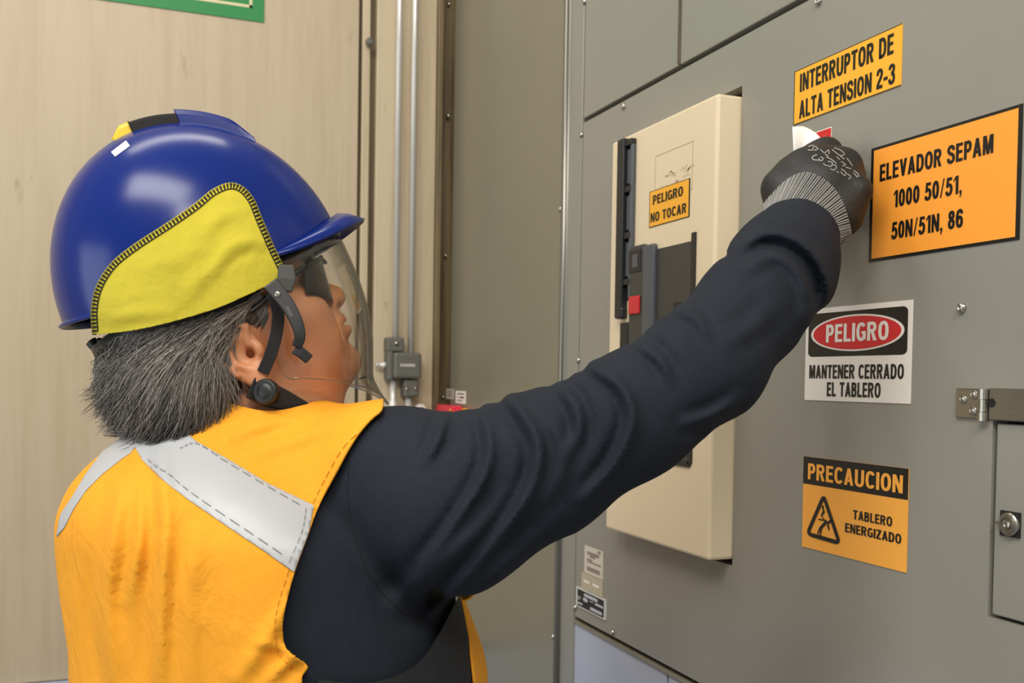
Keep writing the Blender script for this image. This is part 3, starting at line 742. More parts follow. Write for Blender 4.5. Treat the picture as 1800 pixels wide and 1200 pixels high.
def torso(p):
    z = p[:, 2]-CAM[2]
    q = p-CAM; q = q-RH*np.interp(z, ZT, CX)[:, None]-FH*np.interp(z, ZT, CDD)[:, None]
    a, f = q@RP, q@FP
    wa = np.interp(z, ZT, WA); wf = np.where(f > 0, np.interp(z, ZT, WF), np.interp(z, ZT, WB))
    e = 2.35
    rho = ((np.abs(a)/wa)**e+(np.abs(f)/wf)**e)**(1/e)
    g = (rho-1)*np.minimum(wa, wf)*0.75
    return smax(g, z+.02, .03)
NB = P(455, 800, 1.03)
SR = P(700, 835, .955)
SL = Cpt(-.165, -.135, .03)
ARM = [SR, P(800, 880, .935), P(950, 818, .915), P(1110, 730, .90), P(1238, 640, .905), P(1322, 540, .945), P(1376, 466, .99), P(1408, 402, 1.03)]
ARM_R = [.060, .078, .0615, .0515, .0495, .0465, .047, .0405]
LARM = [SL, Cpt(-.37, -.16, .13), Cpt(-.44, -.10, .30)]
def sleeves(p):
    f = chain(p, ARM, ARM_R, .03)
    return smin(f, chain(p, LARM, [.055, .05, .038], .03), .001)
def caps(p):
    f = cone(p, NB, SR, .050, .058)
    return smin(f, cone(p, NB, SL, .050, .055), .03)
# folds of the sleeve: (pixel polyline, height m, width px, one-sided)
FOLDS = [
 ([(898, 700), (925, 735), (948, 790), (930, 870), (850, 980), (760, 1075)], .012, 12, 1),
 ([(852, 730), (862, 790), (845, 850), (800, 920), (745, 990)], .009, 10, 1),
 ([(780, 735), (768, 775), (745, 815)], .007, 9, 0),
 ([(1045, 645), (1092, 680), (1112, 735), (1085, 810), (1025, 880)], .011, 11, 1),
 ([(985, 682), (1012, 715), (1018, 755), (1000, 800)], .007, 10, 0),
 ([(950, 730), (985, 770), (985, 830), (940, 900)], .004, 12, 0),
 ([(1128, 607), (1160, 632), (1178, 665)], .006, 9, 0),
 ([(1195, 545), (1225, 560), (1245, 590)], .004, 9, 0),
 ([(1296, 432), (1345, 408), (1400, 420), (1440, 460), (1455, 515), (1432, 560)], .0085, 13, 1),
 ([(1315, 470), (1360, 448), (1402, 473), (1420, 520), (1412, 570)], .006, 11, 0),
 ([(1205, 745), (1255, 728), (1300, 700)], .005, 10, 0),
 ([(1280, 600), (1330, 570), (1360, 530)], .003, 14, 0),
 ([(700, 1060), (760, 1000), (850, 930), (920, 860)], .005, 18, 0),
 ([(810, 1060), (900, 985), (980, 910)], .004, 14, 0),
]
def fold_disp(p):
    q, d = proj(p); out = np.zeros(len(p))
    for line, h, w, one in FOLDS:
        ln = catmull(line, 4); lo, hi = ln.min(0)-70, ln.max(0)+70
        m = np.all((q > lo) & (q < hi), axis=1) & (d > .5)
        if not m.any(): continue
        ds, t = linedist(q[m], ln, True)
        env = np.sin(np.pi*np.clip(t*.92+.06, 0, 1))**.6
        g = np.exp(-(ds/w)**2)-.55*np.exp(-((ds-1.9*w if one else np.abs(ds)-2.0*w)/(w*.9))**2)
        out[m] += h*env*g
    return out
VF = [([(285, 800), (292, 930), (285, 1060), (280, 1200)], .007, 15), ([(215, 850), (195, 960), (190, 1080), (205, 1200)], .005, 15),
      ([(250, 850), (245, 960), (225, 1060)], .0035, 11), ([(420, 1190), (470, 1120), (520, 1040)], .0035, 15), ([(480, 1190), (510, 1160), (540, 1150)], .004, 9), ([(455, 1130), (500, 1140), (530, 1165)], .003, 8),
      ([(350, 940), (330, 1040), (340, 1200)], .003, 18), ([(440, 800), (520, 770), (600, 735)], .003, 14), ([(400, 770), (470, 745), (540, 730)], .003, 10)]
def vest_disp(p):
    q, d = proj(p); out = np.zeros(len(p))
    for line, h, w in VF:
        ln = catmull(line, 3); m = np.all((q > ln.min(0)-50) & (q < ln.max(0)+50), axis=1)
        if not m.any(): continue
        ds, t = linedist(q[m], ln, True)
        out[m] += h*np.sin(np.pi*np.clip(t*.9+.08, 0, 1))**.6*(np.exp(-(ds/w)**2)-.6*np.exp(-((ds-1.8*w)/w)**2))
    z = p[:, 2]
    ang = np.arctan2((p-Cpt(-.3))@FP, (p-Cpt(-.3))@RP)
    return out+.0016*np.sin(ang*13+1.5*np.sin(z*5))*np.clip((CAM[2]-.12-z)/.2, 0, 1)
def garment(p, vest=False):
    f = smin(torso(p), caps(p), .035)
    f = smin(f, sleeves(p), .028)
    return f-(vest_disp(p) if vest else fold_disp(p))

# head frame: x to the face, y to the worker's left (away), z to the crown
def frame(head_deg, pitch_deg):
    a, b_ = math.radians(head_deg), math.radians(pitch_deg)
    fx = RH*math.cos(a)+FH*math.sin(a)
    x = fx*math.cos(b_)+UP*math.sin(b_); z = UP*math.cos(b_)-fx*math.sin(b_)
    return np.stack([x, np.cross(z, x), z])
HA = frame(16, 29)
HO = P(425, 610, .953)+HA[1]*.077
def hl(x, y, z): return HO+x*HA[0]+y*HA[1]+z*HA[2]
def head(w):
    p = (w-HO)@HA.T
    f = ell(p, (-.004, 0, .045), (.098, .077, .088))
    f = smin(f, ell(p, (.045, 0, -.01), (.052, .062, .078)), .03)
    f = smin(f, ell(p, (.048, 0, -.052), (.047, .053, .030)), .025)
    f = smin(f, ell(p, (.087, 0, -.062), (.0175, .020, .0165)), .014)           # chin
    for s in (-1, 1):
        f = smin(f, ell(p, (.066, s*.043, .0), (.026, .022, .022)), .02)        # cheeks
        f = smin(f, ell(p, (.074, s*.034, -.026), (.018, .018, .022)), .02)
    f = smin(f, cone(p, (.090, 0, .034), (.108, 0, .0055), .0085, .0115), .012)  # nose
    f = smin(f, ell(p, (.1095, 0, .003), (.0115, .011, .0105)), .006)
    for s in (-1, 1):
        f = smin(f, ell(p, (.099, s*.0135, .0005), (.0105, .0065, .0078)), .005)
        f = smax(f, -ell(p, (.107, s*.0065, -.0075), (.005, .0032, .0045)), .003)
    f = smin(f, ell(p, (.094, 0, -.022), (.012, .024, .016)), .012)              # muzzle
    f = smin(f, ell(p, (.1008, 0, -.0200), (.0090, .021, .0066)), .007)          # lips
    f = smin(f, ell(p, (.1004, 0, -.0325), (.0100, .020, .0068)), .007)
    f = smax(f, -ell(p, (.113, 0, -.0257), (.014, .026, .0015)), .003)
    f = smax(f, -ell(p, (.115, 0, -.0455), (.010, .022, .004)), .008)
    for s in (-1, 1): f = smax(f, -chain(p, [(.100, s*.017, .002), (.096, s*.029, -.012), (.090, s*.035, -.032), (.085, s*.036, -.05)], [.0022, .003, .003, .001], .002), .007)
    for s in (-1, 1):
        f = smax(f, -ell(p, (.101, s*.034, .033), (.016, .018, .010)), .012)     # eye sockets
        f = smin(f, ell(p, (.083, s*.032, .032), (.0125, .0125, .0125)), .003)
        f = smin(f, cone(p, (.093, s*.012, .048), (.080, s*.05, .046), .008, .007), .012)
    # ears
    for s in (-1, 1):
        E_ = lambda a, b_, n_: (a-.003-n_*.25, s*(.0745+n_), b_-.004)
        e = ell(p, E_(0, 0, 0), (.0200, .0060, .0325))
        e = smax(e, -ell(p, E_(.002, -.002, .0085), (.0125, .0085, .0170)), .004)
        e = smin(e, chain(p, [E_(*q_) for q_ in ((.010, .004, .002), (.016, .020, .004), (.007, .033, .006), (-.010, .031, .008), (-.019, .016, .009), (-.0195, -.002, .008), (-.012, -.018, .005))], [.003, .0036, .0040, .0042, .0040, .0036, .003], .003), .003)
        e = smin(e, chain(p, [E_(*q_) for q_ in ((.000, .022, .003), (-.009, .010, .005), (-.009, -.008, .005), (.001, -.018, .004))], [.003, .0032, .003, .003], .003), .003)
        e = smin(e, ell(p, E_(.004, -.028, .002), (.0115, .0060, .0115)), .005)
        e = smin(e, ell(p, E_(.0165, -.004, .002), (.005, .0055, .0085)), .003)
        e = smax(e, -ell(p, E_(.008, -.005, .005), (.0048, .012, .0065)), .003)
        f = smin(f, e, .006)
    # throat and neck
    f = smin(f, cone(w, hl(.035, 0, -.055), P(505, 745, 1.035), .040, .058), .03)
    f = smin(f, cone(w, hl(-.03, 0, -.02), P(470, 760, 1.04), .052, .064), .03)
    return f
def lim(p, pts, rad): return chain(p, pts, rad, .02)
HIP = [(Cpt(-.66, s*.095, -.01), Cpt(-1.02, s*.115, .03), Cpt(-1.36, s*.12, .0)) for s in (-1, 1)]
def legs(p, k):
    f = None
    for h in HIP:
        g = chain(p, h, [.115+k, .085+k, .055+k], .03); f = g if f is None else smin(f, g, .02)
    return f
def body(p):
    f = smin(torso(p), caps(p), .035)+.014
    f = smin(f, lim(p, ARM, [r*.72 for r in ARM_R]), .02)
    f = smin(f, lim(p, LARM, [.042, .038, .03]), .02)
    f = smin(f, head(p), .02)
    return smin(f, legs(p, -.02), .03)
def axis_grid(lo, hi, a, b_, fine, coarse):
    return np.concatenate([np.arange(lo, a, coarse), np.arange(a, b_, fine), np.arange(b_, hi+coarse, coarse)])
hc = hl(.02, 0, 0)
v, f = surfnet(body, axis_grid(-.75, .62, hc[0]-.13, hc[0]+.14, .0021, .009), axis_grid(.55, 1.55, hc[1]-.13, hc[1]+.12, .0021, .009), axis_grid(.0, 1.72, hc[2]-.13, hc[2]+.14, .0021, .010))
person = mk('person', v, f, SKIN, None, True)
tag(person, 'person in orange vest and navy sleeves reaching one gloved hand up to the panel', 'person')
HEADCAST = Cast(v, f)

# shirt
fd = lambda p: np.maximum(garment(p), -(p[:, 2]-(CAM[2]-.66)))
allp = np.array(ARM+LARM+[Cpt(-.3, .25), Cpt(-.3, -.25), Cpt(-.3, 0, .25), Cpt(-.3, 0, -.2)])
lo, hi = allp.min(0)-.09, allp.max(0)+.09; lo[2] = CAM[2]-.68; hi[2] = CAM[2]+.22
v, f = surfnet(fd, *grid(lo, hi, .0030))
ax_ = ARM[-1]-ARM[-2]; ax_ /= np.linalg.norm(ax_)
ax_ = ax_*.8+FC*.25+IU*.1; ax_ /= np.linalg.norm(ax_)
cuff_g = (v-ARM[-1])@ax_-.018
near_cuff = np.linalg.norm(v-ARM[-1], axis=1) < .12
lax = LARM[2]-LARM[1]; lax /= np.linalg.norm(lax)
g = np.where(near_cuff, cuff_g, -1.0)
g = np.where(np.linalg.norm(v-LARM[2], axis=1) < .07, (v-LARM[2])@lax, g)
nk = cone(v, P(455, 765, 1.035), P(470, 690, 1.035), .066, .070)
g = np.where(v[:, 2] > CAM[2]-.14, np.maximum(g, -nk), g)
v, f = clip(v, f, g)
shirt = mk('navy_shirt', v, f, NAVY, person, True)
SHCAST = Cast(v, f)
# rolled hem at the sleeve end
def on_cast(cast, pts, lift, n=6, d0=None):
    out = []
    for x, y in catmull(pts, n):
        h = cast.px(x, y, lift)
        if h is None: h = P(x, y, d0) if d0 else None
        if h is not None: out.append(h)
    return np.array(out)
sm = on_cast(SHCAST, [(655, 728), (625, 775), (612, 830), (613, 890), (628, 955), (655, 1020), (695, 1065), (740, 1092), (768, 1104)], .0002)
b = MB(); b.tube(sm, .0007, 5); b.build('seam', mat('navy_seam', '#14161c', .9), shirt)

# vest
vd = lambda p: np.maximum(garment(p, True)-.0075, -(p[:, 2]-(CAM[2]-.60)))
lo2, hi2 = lo.copy(), hi.copy(); hi2[0] = .42; hi2[2] = CAM[2]+.06
v, f = surfnet(vd, *grid(lo2, hi2, .0036))
VV, VFc = v, f
def vest_g(v, near_poly):
    q, d = proj(v); rel = v-Cpt(-.2)
    g = np.full(len(v), -1.0)
    ph = -polysdf(q, near_poly)*d/FPX
    near = np.maximum(ph, -1)
    m = (rel@RP) > .02
    g = np.where(m, np.maximum(g, near), g)
    ga = -ell(v, SL-RP*.06+FP*.03-UP*.03, (.13, .13, .13))
    g = np.maximum(g, ga)
    nk = -cone(v, P(452, 790, 1.03), P(470, 690, 1.03), .070, .076)
    g = np.maximum(g, np.where(v[:, 2] > CAM[2]-.2, nk, -1))
    g = np.maximum(g, .017-chain(v, ARM[1:], ARM_R[1:], .02))
    fr = .012-np.abs((v-Cpt(-.3))@RP); g = np.where((v-Cpt(-.3))@FP > 0, np.maximum(g, fr), g)
    return g
ARMHOLE = [tuple(x) for x in catmull([(674, 686), (671, 718), (651, 736), (622, 772), (590, 830), (562, 885), (540, 945), (519, 1003), (503, 1060), (497, 1108), (506, 1144), (542, 1172)], 5)]+[(531, 1188), (529, 1230), (529, 1700), (838, 1700), (836, 1210), (826, 1120), (813, 1055), (800, 1000), (790, 700), (740, 680)]
g = vest_g(v, ARMHOLE)
v, f = clip(v, f, g)
vest = mk('orange_vest', v, f, VESTM, person, True); solidify(vest, .0022, -1)
VCAST = Cast(v, f)
def vest_patch(name, poly, lift, m, parent, thick=.0008):
    n = normals(VV, VFc); v2 = VV+n*lift
    q, d = proj(v2); g = polysdf(q, poly)*d/FPX
    cam_side = np.einsum('ij,ij->i', n, CAM-v2)
    g = np.where(cam_side > -.02, g, 1.0)
    g = np.maximum(g, np.where((v2-Cpt(-.2))@FP > .06, 1.0, -1.0))
    v3, f3 = clip(v2, VFc, g)
    # cut back to the vest's own outline
    v3, f3 = clip(v3, f3, vest_g(v3, ARMHOLE)+.0004)
    o = mk(name, v3, f3, m, parent, True); solidify(o, thick, -1); return o
vest_patch('reflective_band', [(222, 760), (300, 735), (345, 775), (400, 806), (470, 848), (552, 888), (540, 950), (518, 1006), (460, 965), (400, 925), (330, 877), (280, 838), (250, 808)], .0012, BAND, vest)
vest_patch('reflective_band', [(240, 755), (205, 768), (180, 792), (150, 833), (128, 870), (105, 905), (98, 945), (113, 926), (128, 895), (150, 862), (180, 832), (213, 806), (228, 796), (245, 775)], .0009, BAND, vest)
THREAD = mat('grey_thread', '#8b8b88', .8)
OTHREAD = mat('orange_thread', '#c97f10', .8)
def dashes(cast, pts, m, parent, lift, step=2, r=.00035, name='stitching', n=10):
    L = on_cast(cast, pts, lift, n); b = MB()
    for i in range(0, len(L)-step, step+1): b.tube(L[i:i+step+1], r, 4)
    return b.build(name, m, parent)
dashes(VCAST, [(318, 790), (348, 782), (400, 815), (470, 857), (540, 897)], THREAD, vest, .0024)
dashes(VCAST, [(262, 808), (300, 838), (350, 876), (430, 930), (512, 985)], THREAD, vest, .0024)
dashes(VCAST, [(537, 895), (530, 935), (508, 988)], THREAD, vest, .0024)
dashes(VCAST, [(668, 735), (612, 778), (577, 833), (550, 885)], OTHREAD, vest, .0008)
dashes(VCAST, [(508, 1000), (490, 1060), (483, 1110), (492, 1150), (520, 1182)], OTHREAD, vest, .0008)
# black strip and pale piping of the inner singlet under the arm
lo3, hi3 = lo.copy(), hi.copy(); hi3[0] = .42; hi3[2] = CAM[2]-.10
v, f = surfnet(lambda p: torso(p)-.006, *grid(lo3, hi3, .0045))
q, d = proj(v); PIPE = [(560, 1190), (575, 1196), (600, 1200), (650, 1201), (700, 1187), (740, 1160), (768, 1120), (790, 1080)]
pp = [tuple(x) for x in catmull(PIPE, 4)]+[(810, 1040), (900, 1040), (900, 1900), (500, 1900)]
g = np.where((v-Cpt(-.2))@RP > .03, polysdf(q, pp)*d/FPX, 1)
v, f = clip(v, f, g)
sing = mk('black_singlet', v, f, BLACKCLOTH, person, True)
SCAST = Cast(v, f)
L = on_cast(SHCAST, PIPE[1:], .004, 8); b = MB(); b.tube(L, .0016, 6); b.build('binding', BLACKCLOTH, sing, True)
rs = np.random.default_rng(5); b = MB()
L = on_cast(SHCAST, [(655, 1202), (700, 1189), (740, 1162), (768, 1121), (776, 1108)], .0058, 14)
for i in range(0, len(L)-2, 2):
    if rs.random() < .8: b.tube(L[i:i+2], .0005, 4)
b.build('piping', WHT, sing)
# trousers and boots (below the picture)
v, f = surfnet(lambda p: smax(smin(legs(p, .0), torso(p)+.004, .03), np.maximum(p[:, 2]-(CAM[2]-.56), .10-p[:, 2]), .004), *grid(Cpt(-1.45, -.3, -.25)-np.array([.1, .1, 0]), Cpt(-.5, .3, .25)+np.array([.15, .1, 0]), .010))
mk('dark_trousers', v, f, BLACKCLOTH, person, True)
for h in HIP:
    a = h[2].copy(); a[2] = .10; toe = a+FP*.16; toe[2] = .04; heel = a-FP*.05; heel[2] = .045
    fb_ = lambda p: np.maximum(smin(cone(p, a, a-UP*.05, .058, .056), cone(p, heel, toe, .046, .042), .03), np.maximum(-p[:, 2], p[:, 2]-.15))
    v, f = surfnet(fb_, *grid(a-.25, a+np.array([.25, .25, .08]), .008)); mk('boot', v, f, BLK, person, True)

# ------------------------------------------------------------------ gloves
WR = P(1412, 398, 1.03)
KN = [P(1429, 280, 1.088), P(1452, 270, 1.075), P(1485, 290, 1.05), P(1508, 336, 1.018)]
def clampx(q, x=.714): q = np.array(q); q[0] = min(q[0], x); return q
def fist(p):
    f = ell(p, P(1440, 332, 1.050), (.050, .041, .045))
    f = smin(f, cone(p, WR, P(1430, 350, 1.045), .041, .044), .02)
    for i, k in enumerate(KN):
        r = [.0165, .0175, .0165, .0145][i]
        f = smin(f, cone(p, P(1425+i*18, 372, 1.04-.006*i), k, .024, r), .012)
    for i, k in enumerate(KN):
        r = [.0150, .0155, .0148, .0132][i]
        p1 = clampx(k+FC*.030+IR*.004-IU*.012, .706); p2 = clampx(p1-IR*.018-IU*.022+FC*.002, .709); p3 = clampx(p2-IR*.004-IU*.012-FC*.018, .712)
        f = smin(f, chain(p, [k, p1, p2, p3], [r, r*.95, r*.88, r*.78], .004), .004)
    th = [P(1390, 364, 1.025), P(1376, 332, 1.035), P(1390, 306, 1.065), clampx(P(1418, 288, 1.105))]
    f = smin(f, chain(p, th, [.024, .021, .0165, .0125], .006), .008)
    return f
v, f = surfnet(fist, *grid(WR-np.array([.10, .10, .06]), WR+np.array([.12, .13, .13]), .0018))
COAT = [tuple(x) for x in catmull([(1325, 372), (1352, 345), (1385, 313), (1420, 301), (1455, 318), (1480, 350), (1495, 395), (1500, 440)], 5)]
q, d = proj(v)
cut_g = polysdf(q, COAT+[(1500, 520), (1325, 520)])*d/FPX
haxis = KN[1]-WR; haxis /= np.linalg.norm(haxis)
far = np.einsum('ij,ij->i', normals(v, f), CAM-v) < -.03
cut_g = np.where(far, (v-P(1425, 345, 1.05))@haxis-.012, cut_g)
gv, gf = clip(v, f, -cut_g)
KNIT = mat('grey_knit', '#7c7b78', .85)
t = NT(KNIT)
glove = mk('work_glove', gv, gf, GLOVE, person, True)
GCAST = Cast(v, f)
kv, kf = clip(v, f, cut_g)
kn = mk('knit_cuff', kv, kf, mat('knit_base', '#3b3a38', .9), glove, True)
# ribbed knit drawn as fine threads running to the hand
b = MB(); b2 = MB()
lo_e = catmull([(1338, 400), (1352, 372), (1385, 352), (1425, 362), (1458, 392), (1478, 430)], 22); hi_e = catmull([(1341, 362), (1352, 346), (1385, 314), (1420, 302), (1455, 319), (1480, 351), (1494, 394), (1497, 416)], 22)
rows = 64
for i in range(rows):
    a = lo_e[int(i/(rows-1)*(len(lo_e)-1))]; c = hi_e[int(i/(rows-1)*(len(hi_e)-1))]
    L = []
    for s_ in np.linspace(-.12, 1, 26):
        h = GCAST.px(*(a+(c-a)*s_), .0003)
        if h is not None: L.append(h)
    for k in range(0, len(L)-1): b.tube([L[k], L[k]+(L[k+1]-L[k])*.66], [.0007, .00055], 5)
b.build('knit_rib', mat('pale_knit', '#bab8b3', .85), glove, True)
# worn pale print over the knuckles
rs = np.random.default_rng(11); b = MB()
def scrib(pts, w=2.0):
    for w_ in rib(catmull(pts, 3), w, w):
        o = [GCAST.px(x, y, .0004) for x, y in w_]
        if all(x is not None for x in o) and max(np.linalg.norm(o[0]-x) for x in o) < .012: b.add(o, [(0, 1, 2, 3)])
for pts in ([(1421, 258), (1430, 256), (1428, 264), (1420, 264)], [(1432, 257), (1438, 262), (1431, 265)], [(1442, 263), (1449, 269), (1456, 264), (1457, 271)], [(1436, 272), (1428, 276), (1430, 281), (1442, 282)], [(1442, 276), (1447, 279), (1443, 283), (1439, 279)],
            [(1462, 263), (1472, 271), (1484, 280)], [(1466, 260), (1478, 265), (1484, 272), (1476, 274)], [(1452, 276), (1462, 281), (1470, 288)], [(1455, 284), (1463, 286), (1460, 293), (1454, 291)], [(1462, 290), (1470, 292), (1466, 299), (1459, 297)],
            [(1478, 284), (1486, 290), (1480, 292)], [(1488, 278), (1494, 286), (1498, 292)], [(1486, 294), (1496, 297)], [(1478, 297), (1486, 303), (1484, 309), (1477, 302)], [(1488, 305), (1495, 311), (1491, 315)], [(1500, 300), (1506, 304), (1510, 311)], [(1500, 304), (1507, 312)],
            [(1447, 288), (1453, 292)], [(1470, 301), (1474, 304)], [(1470, 276), (1476, 281)], [(1450, 271), (1456, 275)]): scrib(pts, 1.9)
if b.v: b.build('worn_print', mat('pale_ink', '#8f8c87', .7), glove)
lg = LARM[2]
def lfist(p):
    f = ell(p, lg+lax*.075, (.045, .042, .045)); f = smin(f, cone(p, lg-lax*.01, lg+lax*.05, .036, .038), .02)
    for i in range(4):
        k = lg+lax*(.115-.004*i)+UP*(.028-.019*i); t_ = k-FP*.03+lax*.005
        f = smin(f, chain(p, [k, k+lax*.012-FP*.004, t_, t_-lax*.02], [.0125, .0125, .012, .0105], .003), .004)
    return smin(f, chain(p, [lg+lax*.04+UP*.03, lg+lax*.075+UP*.05, lg+lax*.1+UP*.045], [.018, .015, .012], .005), .006)
v, f = surfnet(lfist, *grid(lg-.12, lg+.17, .003)); mk('work_glove', v, f, GLOVE, person, True)

# ------------------------------------------------------------------ sticker being peeled
bb = board_px((1408, 243), (1461, 221), (1461, 330), (1408, 352))
s = plate('danger_sticker', bb, WHT, 'red and white sticker being pressed onto the panel by the gloved hand, its backing curling', 'sticker', .0004)
bb.polys([[(.0, .70), (.99, .70), (.99, .985), (.0, .985)]], .0006).build('heading_band', RED, s)
b = MB()
for k in range(4):
    for w_ in rib([(.60+.07*k, .80+.02*k), (.63+.07*k, .86+.02*k)], .012, .008): b.add([bb.pt(*x, .0008) for x in w_], [(0, 1, 2, 3)])
b.build('print', mat('pink_print', '#f08a86', .5), s)
NC = 14; V = []; F = []
top = catmull([(1393, 223), (1412, 222), (1432, 232), (1446, 246), (1458, 257)], 4); bot = catmull([(1396, 285), (1410, 278), (1430, 280), (1448, 285), (1458, 290)], 4)
dd = np.interp(np.linspace(0, 1, len(top)), [0, .3, .7, 1], [1.108, 1.112, 1.100, 1.106])
n = len(top)
for r in range(6):
    for i in range(n):
        a = top[i]+(bot[i]-top[i])*r/5; V.append(P(a[0], a[1], dd[i]-.004*math.sin(math.pi*r/5)))
for r in range(5):
    for i in range(n-1): F.append((r*n+i, r*n+i+1, (r+1)*n+i+1, (r+1)*n+i))
solidify(mk('peeled_backing', V, F, mat('paper_white', '#f3efe6', .55), s, True), .0003)
# ------------------------------------------------------------------ grey hair (child of the person)
HVC = P(300, 640, 1.03)
def hairvol(p):
    q = (p-HO)@HA.T
    f = ell(q, (-.012, 0, .035), (.101, .084, .086))
    f = smin(f, ell(q, (-.070, 0, -.018), (.048, .078, .055)), .03)
    f = smin(f, ell(p, P(285, 664, 1.03), (.056, .060, .045)), .03)
    f = smin(f, ell(p, P(278, 718, 1.03), (.040, .055, .026)), .02)
    f = smin(f, ell(p, P(345, 690, 1.00), (.050, .060, .045)), .03)
    cut = (q[:, 0]-.030)*.9+(np.minimum(q[:, 2], .05)*-.35)
    f = smax(f, cut, .01)
    ear = np.array([-.002, 0, -.006])
    for s_ in (-1, 1): f = smax(f, -ell(q, (.012, s_*.085, -.012), (.036, .026, .040)), .006)
    f = smax(f, -cone(p, hl(.055, 0, -.04), P(520, 740, 1.02), .066, .07), .01)
    return f
hlo, hhi = HO-np.array([.21, .20, .17]), HO+np.array([.14, .14, .14])
hv, hf = surfnet(hairvol, *grid(hlo, hhi, .0032))
HCAST = Cast(hv, hf)
G = [[(172, 592), (180, 625), (190, 665), (182, 700)], [(205, 592), (200, 635), (190, 680), (176, 704)], [(245, 586), (222, 630), (200, 678), (178, 712)], [(295, 576), (250, 622), (215, 680), (188, 736)],
     [(345, 562), (290, 612), (242, 682), (206, 758)], [(395, 546), (336, 596), (282, 664), (238, 750)], [(425, 535), (366, 582), (316, 650), (274, 748)], [(445, 528), (386, 576), (344, 650), (315, 752)], [(455, 522), (398, 570), (372, 640), (362, 742)], [(460, 520), (404, 562), (390, 620), (422, 712)]]
G = [catmull(g_, 4) for g_ in G]
G2 = [[(470, 512), (440, 540), (405, 572), (392, 612)], [(480, 508), (458, 545), (430, 570), (405, 582)], [(492, 508), (478, 545), (470, 580), (462, 604)]]
G2 = [catmull(g_, 4) for g_ in G2]
rs = np.random.default_rng(21)
sv, sf, sm_ = list(map(tuple, hv)), [list(map(int, q)) for q in hf], [0]*len(hf)
def strand(pts, r, mi):
    b0 = len(sv); pts = np.asarray(pts); n = len(pts)
    T = np.gradient(pts, axis=0); T /= np.linalg.norm(T, axis=1)[:, None]+1e-9
    N = np.cross(T, FC); N /= np.linalg.norm(N, axis=1)[:, None]+1e-9; B = np.cross(T, N)
    for i in range(n):
        rr = r*(1-.85*(i/(n-1))**2)
        for k in range(3):
            a = 2.094*k; sv.append(tuple(pts[i]+rr*(math.cos(a)*N[i]+math.sin(a)*B[i])))
    for i in range(n-1):
        for k in range(3): sf.append([b0+i*3+k, b0+i*3+(k+1) % 3, b0+(i+1)*3+(k+1) % 3, b0+(i+1)*3+k]); sm_.append(mi)
def mirror(pts):
    q = (np.asarray(pts)-HO)@HA.T; q[:, 1] *= -1; return HO+q@HA
def grow(GG, count, lift0, lift1, flick, lenlo, cols):
    nclump = max(12, count//9)
    cl = [(rs.random(), rs.normal(0, 1, 2), rs.random()) for _ in range(nclump)]
    for k in range(count):
        c = cl[k % nclump]
        u = np.clip(c[0]+rs.normal(0, .018), 0, .9999)*(len(GG)-1); i = int(u); fr = u-i
        path = GG[i]*(1-fr)+GG[i+1]*fr
        m = len(path); t = np.linspace(0, 1, m)
        t0 = rs.random()*.55 if rs.random() < .6 else 0.0
        t1 = min(1.0, t0+lenlo+(1.05-lenlo)*rs.random())
        tt = np.linspace(t0, t1, 9)
        px = np.stack([np.interp(tt, t, path[:, 0]), np.interp(tt, t, path[:, 1])], -1)
        s_ = np.linspace(0, 1, 9)[:, None]
        amp = 9+12*c[2]
        px = px+s_**1.5*(c[1][None]*np.array([flick, flick*.7]))+np.stack([np.sin(s_[:, 0]*5+c[0]*40)*amp*.5, np.cos(s_[:, 0]*4+c[2]*30)*amp*.35], -1)*s_+rs.normal(0, 1.0, 2)*(1+2.5*s_)
        lf = lift0+(lift1-lift0)*rs.random()
        pts = []; last = None
        for j, (x, y) in enumerate(px):
            h = HCAST.px(x, y, lf*(.4+.9*s_[j, 0]))
            if h is not None and last is not None and abs((h-CAM)@FC-last) > .02: h = None
            if h is None:
                if last is None: continue
                h = P(x, y, last+.003)
            last = (h-CAM)@FC; pts.append(h)
        if len(pts) < 5: continue
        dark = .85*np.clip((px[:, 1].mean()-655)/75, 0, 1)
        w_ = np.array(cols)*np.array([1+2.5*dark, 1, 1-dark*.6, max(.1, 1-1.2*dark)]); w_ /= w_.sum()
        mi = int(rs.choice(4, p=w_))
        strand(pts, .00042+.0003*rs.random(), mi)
        if k % 3 == 0: strand(mirror(pts), .0006, mi)
grow(G, 3600, .0015, .011, 17, .35, [.16, .40, .34, .10])
grow(G2, 620, .0008, .005, 4, .5, [.3, .38, .24, .08])
G3 = [[(232, 610), (216, 660), (198, 694), (168, 704)], [(262, 650), (236, 700), (212, 730), (182, 736)], [(285, 670), (258, 725), (230, 752), (200, 756)], [(320, 680), (292, 738), (264, 768), (226, 776)], [(360, 670), (340, 730), (316, 762), (280, 776)], [(400, 660), (380, 720), (360, 752), (330, 768)]]
G3 = [catmull(g_, 4) for g_ in G3]
grow(G3, 700, .006, .016, 12, .6, [.28, .36, .26, .10])
hair = mk('grey_hair', sv, sf, HGREY, person, True, sm_)

